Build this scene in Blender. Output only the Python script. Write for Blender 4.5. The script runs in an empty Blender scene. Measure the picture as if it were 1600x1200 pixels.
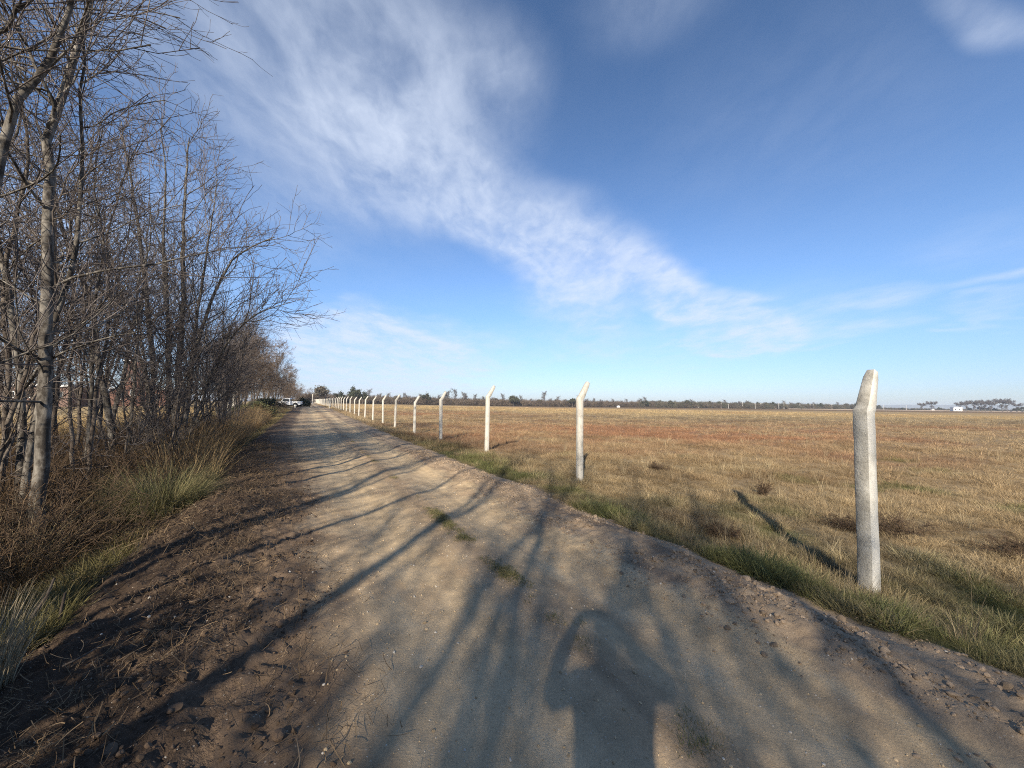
import bpy, math, random
import numpy as np
from mathutils import Vector, Matrix

C = bpy.context.scene.collection
SC = bpy.context.scene
rad = math.radians
F_PX = 601.0                       # focal length in pixels of the 1600 px photograph
CAM_H = 1.6

# ------------------------------------------------------------------ camera
cam_d = bpy.data.cameras.new('camera')
cam = bpy.data.objects.new('camera', cam_d)
C.objects.link(cam)
cam_d.sensor_width = 36.0
cam_d.lens = 36.0 * F_PX / 1600.0
cam_d.clip_start = 0.03
cam_d.clip_end = 20000
CAM_M = Matrix.Translation((0, 0, CAM_H)) @ Matrix.Rotation(rad(93.0), 4, 'X') @ Matrix.Rotation(rad(0.72), 4, 'Z')
cam.matrix_world = CAM_M
SC.camera = cam

# ------------------------------------------------------------------ sun, sky, exposure
SUN_AZ, SUN_EL = 192.0, 27.0       # azimuth clockwise from +Y
SUN_W, SKY_W, EXPO = 5.0, 0.12, 0.80
to_sun = Vector((math.sin(rad(SUN_AZ)) * math.cos(rad(SUN_EL)), math.cos(rad(SUN_AZ)) * math.cos(rad(SUN_EL)), math.sin(rad(SUN_EL))))
sun_d = bpy.data.lights.new('sun', 'SUN')
sun_d.energy = SUN_W
sun_d.angle = rad(0.75)
sun_d.color = (1.0, 0.89, 0.73)
sun = bpy.data.objects.new('sun', sun_d)
C.objects.link(sun)
sun.rotation_euler = to_sun.to_track_quat('Z', 'Y').to_euler()
sun.location = (-5, -25, 15)

SC.view_settings.view_transform = 'Standard'
SC.view_settings.look = 'None'
SC.view_settings.gamma = 1.0
SC.view_settings.use_curve_mapping = False
SC.view_settings.exposure = EXPO
try:
    SC.cycles.max_bounces = 6
    SC.cycles.diffuse_bounces = 2
    SC.cycles.glossy_bounces = 2
    SC.cycles.transparent_max_bounces = 8
    SC.cycles.use_adaptive_sampling = True
    SC.cycles.use_denoising = False
    SC.cycles.filter_width = 1.05
    SC.cycles.denoiser = 'OPENIMAGEDENOISE'
    SC.cycles.denoising_input_passes = 'RGB_ALBEDO_NORMAL'
    SC.cycles.adaptive_threshold = 0.005
except Exception:
    pass


def pix_dir(px, py):
    v = Vector(((px - 800) / F_PX, -(py - 600) / F_PX, -1.0))
    return (CAM_M.to_3x3() @ v).normalized()


def azel(px, py):
    d = pix_dir(px, py)
    return math.atan2(d.x, d.y), math.asin(d.z)


def at(px, py, Z):
    d = pix_dir(px, py)
    return Vector((0, 0, CAM_H)) + d * (Z / d.y)


# clouds: bands of cirrus given by direction (azimuth, elevation) in the sky, far beyond everything
#  (start pixel, end pixel, half width in pixels, weight)
CLOUDS = [
    ((400, -60), (700, 220), 200, 0.55),
    ((240, 0), (500, 290), 150, 0.42),
    ((540, 110), (820, 310), 110, 0.55),
    ((470, 200), (700, 330), 70, 0.35),
    ((640, 290), (960, 390), 66, 1.05),
    ((700, 350), (1000, 430), 50, 0.95),
    ((900, 385), (1080, 440), 40, 0.75),
    ((960, 400), (1210, 500), 34, 1.25),
    ((1060, 478), (1230, 500), 28, 0.95),
    ((850, 430), (960, 540), 60, 0.75),
    ((740, 60), (850, 150), 50, 0.45),
    ((900, 60), (1130, -20), 55, 0.34),
    ((1500, -40), (1650, 110), 55, 0.62),
    ((410, 545), (740, 545), 56, 1.5),
    ((430, 512), (700, 520), 24, 0.8),
    ((470, 475), (580, 476), 11, 0.6),
    ((420, 588), (780, 592), 46, 1.3),
    ((1010, 532), (1330, 536), 12, 0.8),
    ((1220, 492), (1460, 475), 20, 0.62),
    ((1440, 478), (1680, 425), 16, 0.75),
    ((1400, 380), (1700, 360), 40, 0.28),
    ((1460, 500), (1650, 492), 10, 0.5),
    ((900, 560), (1300, 480), 60, 0.35),
    ((1000, 250), (1500, 120), 110, 0.10),
    ((330, 520), (1000, 585), 40, 0.45),
    ((-100, 420), (300, 420), 130, 0.65),
]


def build_world():
    w = bpy.data.worlds.new('World')
    SC.world = w
    w.use_nodes = True
    nt = w.node_tree
    nt.nodes.clear()
    N, L = nt.nodes.new, nt.links.new

    def math_(op, a, b=None, c=None):
        n = N('ShaderNodeMath'); n.operation = op
        for i, v in enumerate((a, b, c)):
            if v is None: continue
            if isinstance(v, (int, float)): n.inputs[i].default_value = v
            else: L(v, n.inputs[i])
        return n.outputs[0]

    sky = N('ShaderNodeTexSky')
    sky.sky_type = 'NISHITA'
    sky.sun_disc = False
    sky.sun_elevation = rad(SUN_EL)
    sky.sun_rotation = rad(SUN_AZ)
    sky.altitude = 50
    sky.air_density = 1.0
    sky.dust_density = 0.45
    sky.ozone_density = 2.2
    tc = N('ShaderNodeTexCoord')
    sep = N('ShaderNodeSeparateXYZ')
    L(tc.outputs['Generated'], sep.inputs[0])
    x, y, z = sep.outputs
    az = math_('ARCTAN2', x, y)
    el = math_('ARCSINE', z)
    ae = N('ShaderNodeCombineXYZ')
    L(az, ae.inputs[0]); L(el, ae.inputs[1])
    # cloud layer coordinates
    zz = math_('ADD', math_('MAXIMUM', z, 0.0), 0.10)
    pl = N('ShaderNodeCombineXYZ')
    L(math_('DIVIDE', x, zz), pl.inputs[0]); L(math_('DIVIDE', y, zz), pl.inputs[1])
    # warp
    nw = N('ShaderNodeTexNoise'); nw.inputs['Scale'].default_value = 1.1; nw.inputs['Detail'].default_value = 3
    L(pl.outputs[0], nw.inputs['Vector'])
    wsub = N('ShaderNodeVectorMath'); wsub.operation = 'SUBTRACT'
    L(nw.outputs['Color'], wsub.inputs[0]); wsub.inputs[1].default_value = (.5, .5, .5)
    wae = N('ShaderNodeVectorMath'); wae.operation = 'MULTIPLY_ADD'
    L(wsub.outputs[0], wae.inputs[0]); wae.inputs[1].default_value = (.34, .24, 0); L(ae.outputs[0], wae.inputs[2])
    total = None
    for (ax, ay), (bx, by), hw, wt in CLOUDS:
        a0, e0 = azel(ax, ay); a1, e1 = azel(bx, by)
        mx, my = (ax + bx) / 2, (ay + by) / 2
        ln = math.hypot(bx - ax, by - ay)
        px_, py_ = -(by - ay) / ln * hw, (bx - ax) / ln * hw
        c0 = azel(mx + px_, my + py_); c1 = azel(mx - px_, my - py_)
        mid = azel(mx, my)
        hl = math.hypot(a1 - a0, e1 - e0) / 2
        hwid = math.hypot(c1[0] - c0[0], c1[1] - c0[1]) / 2
        m = N('ShaderNodeMapping'); m.vector_type = 'TEXTURE'
        m.inputs['Location'].default_value = (mid[0], mid[1], 0)
        m.inputs['Rotation'].default_value = (0, 0, math.atan2(e1 - e0, a1 - a0))
        m.inputs['Scale'].default_value = (hl + hwid * 1.1, hwid * 1.75, 1)
        L(wae.outputs[0], m.inputs['Vector'])
        g = N('ShaderNodeTexGradient'); g.gradient_type = 'QUADRATIC_SPHERE' if False else 'SPHERICAL'
        L(m.outputs[0], g.inputs[0])
        mr = N('ShaderNodeMapRange'); mr.interpolation_type = 'SMOOTHSTEP'
        mr.inputs['From Min'].default_value = 0.0; mr.inputs['From Max'].default_value = 0.85
        mr.inputs['To Min'].default_value = 0.0; mr.inputs['To Max'].default_value = wt
        L(g.outputs['Fac'], mr.inputs['Value'])
        total = mr.outputs[0] if total is None else math_('ADD', total, mr.outputs[0])
    # fine cirrus texture: ripples + streaks
    mp = N('ShaderNodeMapping')
    mp.inputs['Rotation'].default_value = (0, 0, rad(38))
    mp.inputs['Scale'].default_value = (1.0, 0.62, 1)
    L(pl.outputs[0], mp.inputs['Vector'])
    n1 = N('ShaderNodeTexNoise')
    n1.inputs['Scale'].default_value = 4.2; n1.inputs['Detail'].default_value = 9
    n1.inputs['Roughness'].default_value = 0.56; n1.inputs['Distortion'].default_value = 0.35
    L(mp.outputs[0], n1.inputs['Vector'])
    mp2 = N('ShaderNodeMapping')
    mp2.inputs['Rotation'].default_value = (0, 0, rad(-30))
    mp2.inputs['Scale'].default_value = (1.0, 0.6, 1)
    L(pl.outputs[0], mp2.inputs['Vector'])
    n2 = N('ShaderNodeTexNoise')
    n2.inputs['Scale'].default_value = 17; n2.inputs['Detail'].default_value = 6
    n2.inputs['Roughness'].default_value = 0.6; n2.inputs['Distortion'].default_value = 0.5
    L(mp2.outputs[0], n2.inputs['Vector'])
    tex = math_('ADD', math_('MULTIPLY', n1.outputs['Fac'], 0.76), math_('MULTIPLY', n2.outputs['Fac'], 0.24))
    # density = mask * soft texture
    tx = N('ShaderNodeMapRange'); tx.interpolation_type = 'SMOOTHSTEP'
    tx.inputs['From Min'].default_value = 0.28; tx.inputs['From Max'].default_value = 0.72
    tx.inputs['To Min'].default_value = 0.28; tx.inputs['To Max'].default_value = 1.0
    L(tex, tx.inputs['Value'])
    # faint veil everywhere so that no part of the sky is perfectly even
    veil = math_('ADD', math_('MULTIPLY', math_('MINIMUM', math_('MAXIMUM', total, 0.0), 1.25), 0.68), 0.03)
    dens = math_('MINIMUM', math_('MULTIPLY', veil, tx.outputs[0]), 0.8)
    mix = N('ShaderNodeMix'); mix.data_type = 'RGBA'
    L(dens, mix.inputs['Factor'])
    # tint the clear sky slightly
    tint = N('ShaderNodeMix'); tint.data_type = 'RGBA'; tint.blend_type = 'MULTIPLY'
    tint.inputs['Factor'].default_value = 1.0
    hz = N('ShaderNodeValToRGB')
    hz.color_ramp.interpolation = 'EASE'
    el_ = hz.color_ramp.elements
    el_[0].position = 0.0; el_[0].color = (.46, .54, .76, 1)
    el_[1].position = 0.75; el_[1].color = (.42, .56, .70, 1)
    e3 = el_.new(0.30); e3.color = (.60, .72, .88, 1)
    L(z, hz.inputs[0])
    L(hz.outputs[0], tint.inputs['B'])
    L(sky.outputs[0], tint.inputs['A'])
    L(tint.outputs['Result'], mix.inputs['A'])
    cl = N('ShaderNodeMapRange')
    mix.inputs['B'].default_value = (3.7, 4.15, 5.0, 1)
    nt.nodes.remove(cl)
    bg = N('ShaderNodeBackground')
    bg.inputs['Strength'].default_value = SKY_W
    L(mix.outputs['Result'], bg.inputs['Color'])
    out = N('ShaderNodeOutputWorld')
    L(bg.outputs[0], out.inputs['Surface'])
    w.cycles.sampling_method = 'MANUAL'
    w.cycles.sample_map_resolution = 512


build_world()

# ------------------------------------------------------------------ helpers
RNG = np.random.default_rng(7)
ROAD_A = rad(28.2)
DX, DY = -math.sin(ROAD_A), math.cos(ROAD_A)       # along the road
RX, RY = math.cos(ROAD_A), math.sin(ROAD_A)        # across, to the right


def st2xy(s, t):
    return s * DX + t * RX, s * DY + t * RY


def xy2st(x, y):
    return x * DX + y * DY, x * RX + y * RY


def _hash(ix, iy, seed):
    h = (ix.astype(np.int64) * 374761393 + iy.astype(np.int64) * 668265263 + seed * 974711) & 0xFFFFFFFF
    h = ((h ^ (h >> 13)) * 1274126177) & 0xFFFFFFFF
    h = h ^ (h >> 16)
    return (h & 0xFFFF) / 65535.0


def perlin(x, y, seed=0):
    x = np.asarray(x, float); y = np.asarray(y, float)
    ix, iy = np.floor(x), np.floor(y)
    fx, fy = x - ix, y - iy
    ux, uy = fx * fx * fx * (fx * (fx * 6 - 15) + 10), fy * fy * fy * (fy * (fy * 6 - 15) + 10)

    def g(dx, dy):
        a = _hash(ix + dx, iy + dy, seed) * 2 * np.pi
        return np.cos(a) * (fx - dx) + np.sin(a) * (fy - dy)
    a = g(0, 0) + ux * (g(1, 0) - g(0, 0))
    b = g(0, 1) + ux * (g(1, 1) - g(0, 1))
    return (a + uy * (b - a)) * 1.5


def fbm(x, y, seed=0, oct=4, gain=0.5):
    v, a, f = 0.0, 1.0, 1.0
    for o in range(oct):
        v = v + a * perlin(x * f, y * f, seed + o * 17)
        a *= gain; f *= 2.03
    return v


def sstep(a, b, x):
    t = np.clip((x - a) / (b - a), 0, 1)
    return t * t * (3 - 2 * t)


def bump(x, c, w):
    return np.exp(-((x - c) / w) ** 2)


def make_mesh(name, V, faces, mats=None, smooth=False, mat_idx=None):
    """V (N,3); faces: list of (M,k) index arrays."""
    V = np.asarray(V, np.float32)
    me = bpy.data.meshes.new(name)
    faces = [np.asarray(f, np.int32) for f in faces if len(f)]
    nl = sum(f.size for f in faces); npol = sum(len(f) for f in faces)
    me.vertices.add(len(V)); me.vertices.foreach_set('co', V.ravel())
    me.loops.add(nl); me.polygons.add(npol)
    me.loops.foreach_set('vertex_index', np.concatenate([f.ravel() for f in faces]))
    tot = np.concatenate([np.full(len(f), f.shape[1], np.int32) for f in faces])
    start = np.concatenate([[0], np.cumsum(tot)[:-1]]).astype(np.int32)
    me.polygons.foreach_set('loop_start', start)
    try:
        me.polygons.foreach_set('loop_total', tot)
    except Exception:
        pass
    if mat_idx is not None:
        me.polygons.foreach_set('material_index', np.asarray(mat_idx, np.int32))
    if smooth:
        me.polygons.foreach_set('use_smooth', np.ones(npol, bool))
    me.update(calc_edges=True)
    for m in (mats or []):
        me.materials.append(m)
    return me


def link(name, data, parent=None, loc=(0, 0, 0), rz=0.0, scale=None):
    o = bpy.data.objects.new(name, data)
    C.objects.link(o)
    if parent: o.parent = parent
    o.location = loc
    o.rotation_euler = (0, 0, rz)
    if scale is not None:
        o.scale = (scale,) * 3 if isinstance(scale, (int, float)) else scale
    return o


def tag(o, label=None, cat=None, group=None, kind=None):
    if label: o['label'] = label
    if cat: o['category'] = cat
    if group: o['group'] = group
    if kind: o['kind'] = kind
    return o


def thing(name, label, cat, loc=(0, 0, 0), rz=0.0, group=None, scale=None):
    o = link(name, None, None, loc, rz, scale)
    o.empty_display_size = 0.2
    return tag(o, label, cat, group)


def copy_thing(root, loc, rz, scale, label=None, cat=None, group=None):
    r = root.copy(); C.objects.link(r)
    r.location = loc; r.rotation_euler = (0, 0, rz)
    r.scale = (scale,) * 3 if isinstance(scale, (int, float)) else scale
    if label: r['label'] = label
    if cat: r['category'] = cat
    if group: r['group'] = group
    for ch in list(root.children):
        c = ch.copy(); C.objects.link(c); c.parent = r
        for g in list(ch.children):
            d = g.copy(); C.objects.link(d); d.parent = c
    return r


class MB:
    """collects boxes, prisms and tubes into one mesh"""
    def __init__(self): self.V, self.F, self.n = [], [], 0

    def add(self, V, faces):
        self.V.append(np.asarray(V, float))
        for f in faces: self.F.append(tuple(int(i) + self.n for i in f))
        self.n += len(V)

    def box(self, c, s, rz=0.0):
        x, y, z = np.array(s) / 2
        V = np.array([(-x, -y, -z), (x, -y, -z), (x, y, -z), (-x, y, -z), (-x, -y, z), (x, -y, z), (x, y, z), (-x, y, z)])
        c_, s_ = math.cos(rz), math.sin(rz)
        V = np.stack([V[:, 0] * c_ - V[:, 1] * s_, V[:, 0] * s_ + V[:, 1] * c_, V[:, 2]], 1) + np.array(c)
        self.add(V, [(3, 2, 1, 0), (4, 5, 6, 7), (0, 1, 5, 4), (1, 2, 6, 5), (2, 3, 7, 6), (3, 0, 4, 7)])

    def prism(self, prof, y0, y1):
        """profile in xz extruded along y"""
        n = len(prof)
        V = [(p[0], y0, p[1]) for p in prof] + [(p[0], y1, p[1]) for p in prof]
        fs = [tuple(range(n)), tuple(range(2 * n - 1, n - 1, -1))]
        fs += [(i, i + n, (i + 1) % n + n, (i + 1) % n) for i in range(n)]
        self.add(V, fs)

    def cyl(self, c, r, h, axis='z', m=16, r2=None):
        r2 = r if r2 is None else r2
        a = np.arange(m) / m * 2 * np.pi
        lo = np.stack([np.cos(a) * r, np.sin(a) * r, np.full(m, -h / 2)], 1)
        hi = np.stack([np.cos(a) * r2, np.sin(a) * r2, np.full(m, h / 2)], 1)
        V = np.concatenate([lo, hi])
        if axis == 'y': V = V[:, [0, 2, 1]]
        if axis == 'x': V = V[:, [2, 0, 1]]
        fs = [tuple(range(m)), tuple(range(2 * m - 1, m - 1, -1))] + [(i, (i + 1) % m, (i + 1) % m + m, i + m) for i in range(m)]
        self.add(V + np.array(c), fs)

    def build(self, name, mat, parent=None, bevel=0.0, smooth=False, **k):
        me = bpy.data.meshes.new(name)
        me.from_pydata(np.concatenate(self.V).tolist(), [], self.F)
        import bmesh
        bm = bmesh.new(); bm.from_mesh(me)
        bmesh.ops.recalc_face_normals(bm, faces=bm.faces)
        if bevel:
            bmesh.ops.bevel(bm, geom=list(bm.edges), offset=bevel, segments=2, affect='EDGES', profile=0.6)
        bm.to_mesh(me); bm.free()
        me.materials.append(mat)
        if smooth:
            for p in me.polygons: p.use_smooth = True
        return link(name, me, parent, **k)


# ------------------------------------------------------------------ materials
def new_mat(name):
    m = bpy.data.materials.new(name)
    m.use_nodes = True
    nt = m.node_tree
    b = nt.nodes['Principled BSDF']
    b.inputs['Specular IOR Level'].default_value = 0.2
    return m, nt, b


def simple_mat(name, col, rough=0.7, metal=0.0, var=0.15, scale=8.0, spec=0.3, bump_d=0.0):
    m, nt, b = new_mat(name)
    N, L = nt.nodes.new, nt.links.new
    tc = N('ShaderNodeTexCoord')
    no = N('ShaderNodeTexNoise'); no.inputs['Scale'].default_value = scale; no.inputs['Detail'].default_value = 5
    L(tc.outputs['Object'], no.inputs['Vector'])
    cr = N('ShaderNodeValToRGB')
    c0 = [c * (1 - var) for c in col]; c1 = [min(1, c * (1 + var)) for c in col]
    cr.color_ramp.elements[0].position = 0.3; cr.color_ramp.elements[0].color = (*c0, 1)
    cr.color_ramp.elements[1].position = 0.7; cr.color_ramp.elements[1].color = (*c1, 1)
    L(no.outputs['Fac'], cr.inputs[0]); L(cr.outputs[0], b.inputs['Base Color'])
    b.inputs['Roughness'].default_value = rough
    b.inputs['Metallic'].default_value = metal
    b.inputs['Specular IOR Level'].default_value = spec
    if bump_d:
        bp = N('ShaderNodeBump'); bp.inputs['Distance'].default_value = bump_d
        L(no.outputs['Fac'], bp.inputs['Height']); L(bp.outputs[0], b.inputs['Normal'])
    return m


def ground_mat(name, bump_amt, fine, kc=.25):
    """base colour from the painted soil zones (attribute gcol) broken up by procedural grain and pebbles"""
    m, nt, b = new_mat(name)
    N, L = nt.nodes.new, nt.links.new
    at_ = N('ShaderNodeAttribute'); at_.attribute_name = 'gcol'
    tc = N('ShaderNodeTexCoord')
    n1 = N('ShaderNodeTexNoise'); n1.inputs['Scale'].default_value = 3.0; n1.inputs['Detail'].default_value = 8; n1.inputs['Roughness'].default_value = 0.65
    n2 = N('ShaderNodeTexNoise'); n2.inputs['Scale'].default_value = fine; n2.inputs['Detail'].default_value = 4; n2.inputs['Roughness'].default_value = 0.7
    vo = N('ShaderNodeTexVoronoi'); vo.inputs['Scale'].default_value = 46; vo.feature = 'F1'
    for n in (n1, n2, vo): L(tc.outputs['Object'], n.inputs['Vector'])

    def mr(v, a, b_, c, d):
        r = N('ShaderNodeMapRange')
        for k, q in zip(('From Min', 'From Max', 'To Min', 'To Max'), (a, b_, c, d)): r.inputs[k].default_value = q
        L(v, r.inputs['Value']); return r.outputs[0]
    k1 = mr(n1.outputs['Fac'], .3, .7, .80, 1.2)
    k2 = mr(n2.outputs['Fac'], .3, .7, 1 - kc, 1 + kc)
    mm = N('ShaderNodeMath'); mm.operation = 'MULTIPLY'; L(k1, mm.inputs[0]); L(k2, mm.inputs[1])
    vm = N('ShaderNodeVectorMath'); vm.operation = 'SCALE'
    L(at_.outputs['Color'], vm.inputs[0]); L(mm.outputs[0], vm.inputs['Scale'])
    # scattered pale grit
    g1 = N('ShaderNodeMath'); g1.operation = 'LESS_THAN'; L(vo.outputs['Distance'], g1.inputs[0]); g1.inputs[1].default_value = 0.20
    sepc = N('ShaderNodeSeparateColor'); L(vo.outputs['Color'], sepc.inputs[0])
    g2 = N('ShaderNodeMath'); g2.operation = 'GREATER_THAN'; L(sepc.outputs[0], g2.inputs[0]); g2.inputs[1].default_value = 0.80
    g3 = N('ShaderNodeMath'); g3.operation = 'MULTIPLY'; L(g1.outputs[0], g3.inputs[0]); L(g2.outputs[0], g3.inputs[1])
    g4 = N('ShaderNodeMath'); g4.operation = 'MULTIPLY'; L(g3.outputs[0], g4.inputs[0]); g4.inputs[1].default_value = 0.55
    mx = N('ShaderNodeMix'); mx.data_type = 'RGBA'
    L(g4.outputs[0], mx.inputs['Factor']); L(vm.outputs[0], mx.inputs['A']); mx.inputs['B'].default_value = (.50, .44, .35, 1)
    L(mx.outputs['Result'], b.inputs['Base Color'])
    b.inputs['Roughness'].default_value = 0.95
    b.inputs['Specular IOR Level'].default_value = 0.08
    ad = N('ShaderNodeMath'); ad.operation = 'MULTIPLY_ADD'; L(n2.outputs['Fac'], ad.inputs[0]); ad.inputs[1].default_value = 0.5; L(n1.outputs['Fac'], ad.inputs[2])
    bp = N('ShaderNodeBump'); bp.inputs['Distance'].default_value = bump_amt; bp.inputs['Strength'].default_value = 0.8
    L(ad.outputs[0], bp.inputs['Height']); L(bp.outputs[0], b.inputs['Normal'])
    return m


def blade_mat(name, transl=0.25, rough=0.75, inst=True):
    """colour comes from the tuft's own tint attribute times a per-blade variation"""
    m, nt, b = new_mat(name)
    N, L = nt.nodes.new, nt.links.new
    ti = N('ShaderNodeAttribute'); ti.attribute_name = 'tint'
    if inst: ti.attribute_type = 'INSTANCER'
    bl = N('ShaderNodeAttribute'); bl.attribute_name = 'blade'
    mr = N('ShaderNodeMapRange'); mr.inputs['To Min'].default_value = 0.55; mr.inputs['To Max'].default_value = 1.5
    L(bl.outputs['Fac'], mr.inputs['Value'])
    vm = N('ShaderNodeVectorMath'); vm.operation = 'SCALE'
    L(ti.outputs['Color'], vm.inputs[0]); L(mr.outputs[0], vm.inputs['Scale'])
    L(vm.outputs[0], b.inputs['Base Color'])
    b.inputs['Roughness'].default_value = rough
    b.inputs['Specular IOR Level'].default_value = 0.15
    tr = N('ShaderNodeBsdfTranslucent'); L(vm.outputs[0], tr.inputs['Color'])
    mx = N('ShaderNodeMixShader'); mx.inputs[0].default_value = transl
    L(b.outputs[0], mx.inputs[1]); L(tr.outputs[0], mx.inputs[2])
    L(mx.outputs[0], nt.nodes['Material Output'].inputs['Surface'])
    return m


def bark_mat(name, dark, light, scale=6.0, lo=.42, hi=.62):
    m, nt, b = new_mat(name)
    N, L = nt.nodes.new, nt.links.new
    tc = N('ShaderNodeTexCoord')
    mp = N('ShaderNodeMapping'); mp.inputs['Scale'].default_value = (1, 1, 0.55)
    L(tc.outputs['Object'], mp.inputs['Vector'])
    no = N('ShaderNodeTexNoise'); no.inputs['Scale'].default_value = scale; no.inputs['Detail'].default_value = 7; no.inputs['Roughness'].default_value = 0.68
    L(mp.outputs[0], no.inputs['Vector'])
    cr = N('ShaderNodeValToRGB')
    cr.color_ramp.elements[0].position = lo; cr.color_ramp.elements[0].color = (*dark, 1)
    cr.color_ramp.elements[1].position = hi; cr.color_ramp.elements[1].color = (*light, 1)
    L(no.outputs['Fac'], cr.inputs[0]); L(cr.outputs[0], b.inputs['Base Color'])
    b.inputs['Roughness'].default_value = 0.9
    b.inputs['Specular IOR Level'].default_value = 0.1
    bp = N('ShaderNodeBump'); bp.inputs['Distance'].default_value = 0.01
    L(no.outputs['Fac'], bp.inputs['Height']); L(bp.outputs[0], b.inputs['Normal'])
    return m


M_ROAD = ground_mat('packed_dirt', 0.012, 75, .15)
M_SOIL = ground_mat('rough_soil', 0.05, 40)
M_FIELD = ground_mat('field_soil', 0.06, 30)
M_BLADE = blade_mat('grass_blade')
M_LITTER = blade_mat('dry_litter', 0.05, 0.9)
M_STONE = blade_mat('stone_chip', 0.0, 0.95)
M_LEAFY = blade_mat('shrub_leaf', 0.2, 0.8)
M_BARK = bark_mat('grey_bark', (.05, .043, .036), (.24, .22, .19), 9, .44, .66)
M_BARK2 = bark_mat('brown_bark', (.06, .048, .04), (.17, .145, .12), 9)
M_TWIG = bark_mat('twig_bark', (.085, .070, .064), (.20, .175, .16), 3)
M_TWIGB = bark_mat('brown_twig', (.13, .095, .07), (.23, .175, .13), 3)


# ------------------------------------------------------------------ terrain
def road_left(s):      # ragged left limit of the packed road surface
    return 0.15 - 0.75 * sstep(4, 22, s) + 0.16 * fbm(s * 0.8, s * 0 + 3.3, 5, 3)


def field_edge(s):     # ragged line where the berm gives way to grass
    return 3.72 + 0.13 * fbm(s * 0.7, s * 0 + 9.1, 6, 3) + 0.25 * sstep(10, 40, s)


def rise(s, t):
    return (0.40 * sstep(22, 85, s) + 0.40 * sstep(85, 240, s)) * np.exp(-(t / 90.0) ** 2) * (s > 0)


def height(s, t, micro=True):
    s = np.asarray(s, float); t = np.asarray(t, float)
    z = rise(s, t)
    near = np.exp(-((s - 4) / 14.0) ** 2 - ((t - 1) / 9.0) ** 2)
    # wheel tracks and the crown between them
    z = z - 0.040 * bump(t, 0.85, .34) - 0.042 * bump(t, 2.35, .32) + 0.024 * bump(t, 1.70, .22)
    z = z + 0.022 * fbm(s * .35, t * .9, 11, 3)
    # right-hand windrow of clods
    e = field_edge(s) - 3.72
    bamp = (0.11 + 0.08 * np.clip(fbm(s * .5, t * .6, 21, 2), -.8, 1)) * (0.35 + 0.65 * np.exp(-np.clip(s, 0, 1e9) / 14.0))
    bm = bump(t, 3.25 + e, .42)
    z = z + bamp * bm
    # left windrow of spoil
    lb = bump(t, -0.95 - .35 * sstep(4, 20, s), .55)
    z = z + (0.10 + 0.10 * np.clip(fbm(s * .45, t * .5, 31, 3), -.7, 1)) * lb
    # ditch and bank in front of the trees
    z = z - 0.34 * bump(t, -2.45 - .3 * sstep(5, 20, s), .75) * np.exp(-np.clip(s - 6, 0, 1e9) / 25.0)
    z = z + 0.10 * sstep(-2.8, -3.8, t)
    # field lies lower near the first post
    drop = -0.26 * sstep(9.5, 2.5, s) - 0.06
    z = z + drop * sstep(3.7, 5.2, t) * (0.5 + 0.5 * sstep(60, 10, t))
    out = sstep(3.6, 5, t) + sstep(-3.2, -4.5, t)
    z = z + out * 0.10 * fbm(s * .12, t * .12, 41, 3) * np.exp(-(np.hypot(s, t) / 150) ** 2)
    if micro:
        rough = np.clip(bm * 1.0 + sstep(.35, -.5, t - road_left(s)) * sstep(-3.5, -2.0, t) + 0.10, 0, 1)
        f = fbm(s * 6.5, t * 6.5, 51, 4, .62)
        rg = 1 - np.abs(perlin(s * 13, t * 13, 61)) * 1.6
        z = z + near * rough * (0.030 * f + 0.017 * np.clip(rg, 0, 1) * sstep(-.25, .15, perlin(s * 2, t * 2, 62)))
        z = z + near * 0.004 * fbm(s * 7, t * 7, 71, 3)
    return z


def lerp(a, b, k):
    k = np.asarray(k)[..., None]
    return a * (1 - k) + b * k


COL = {k: np.array(v) for k, v in dict(
    tan=(.445, .335, .205), grey=(.40, .315, .205), brown=(.265, .185, .12), rough=(.108, .076, .053),
    mulch=(.060, .042, .030), clod=(.30, .225, .155), clodd=(.20, .145, .10),
    straw=(.335, .255, .145), pale=(.42, .34, .205), dull=(.19, .142, .088), red=(.30, .155, .085), gold=(.43, .315, .16), green=(.125, .135, .048),
    umber=(.15, .095, .05)).items()}


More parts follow.
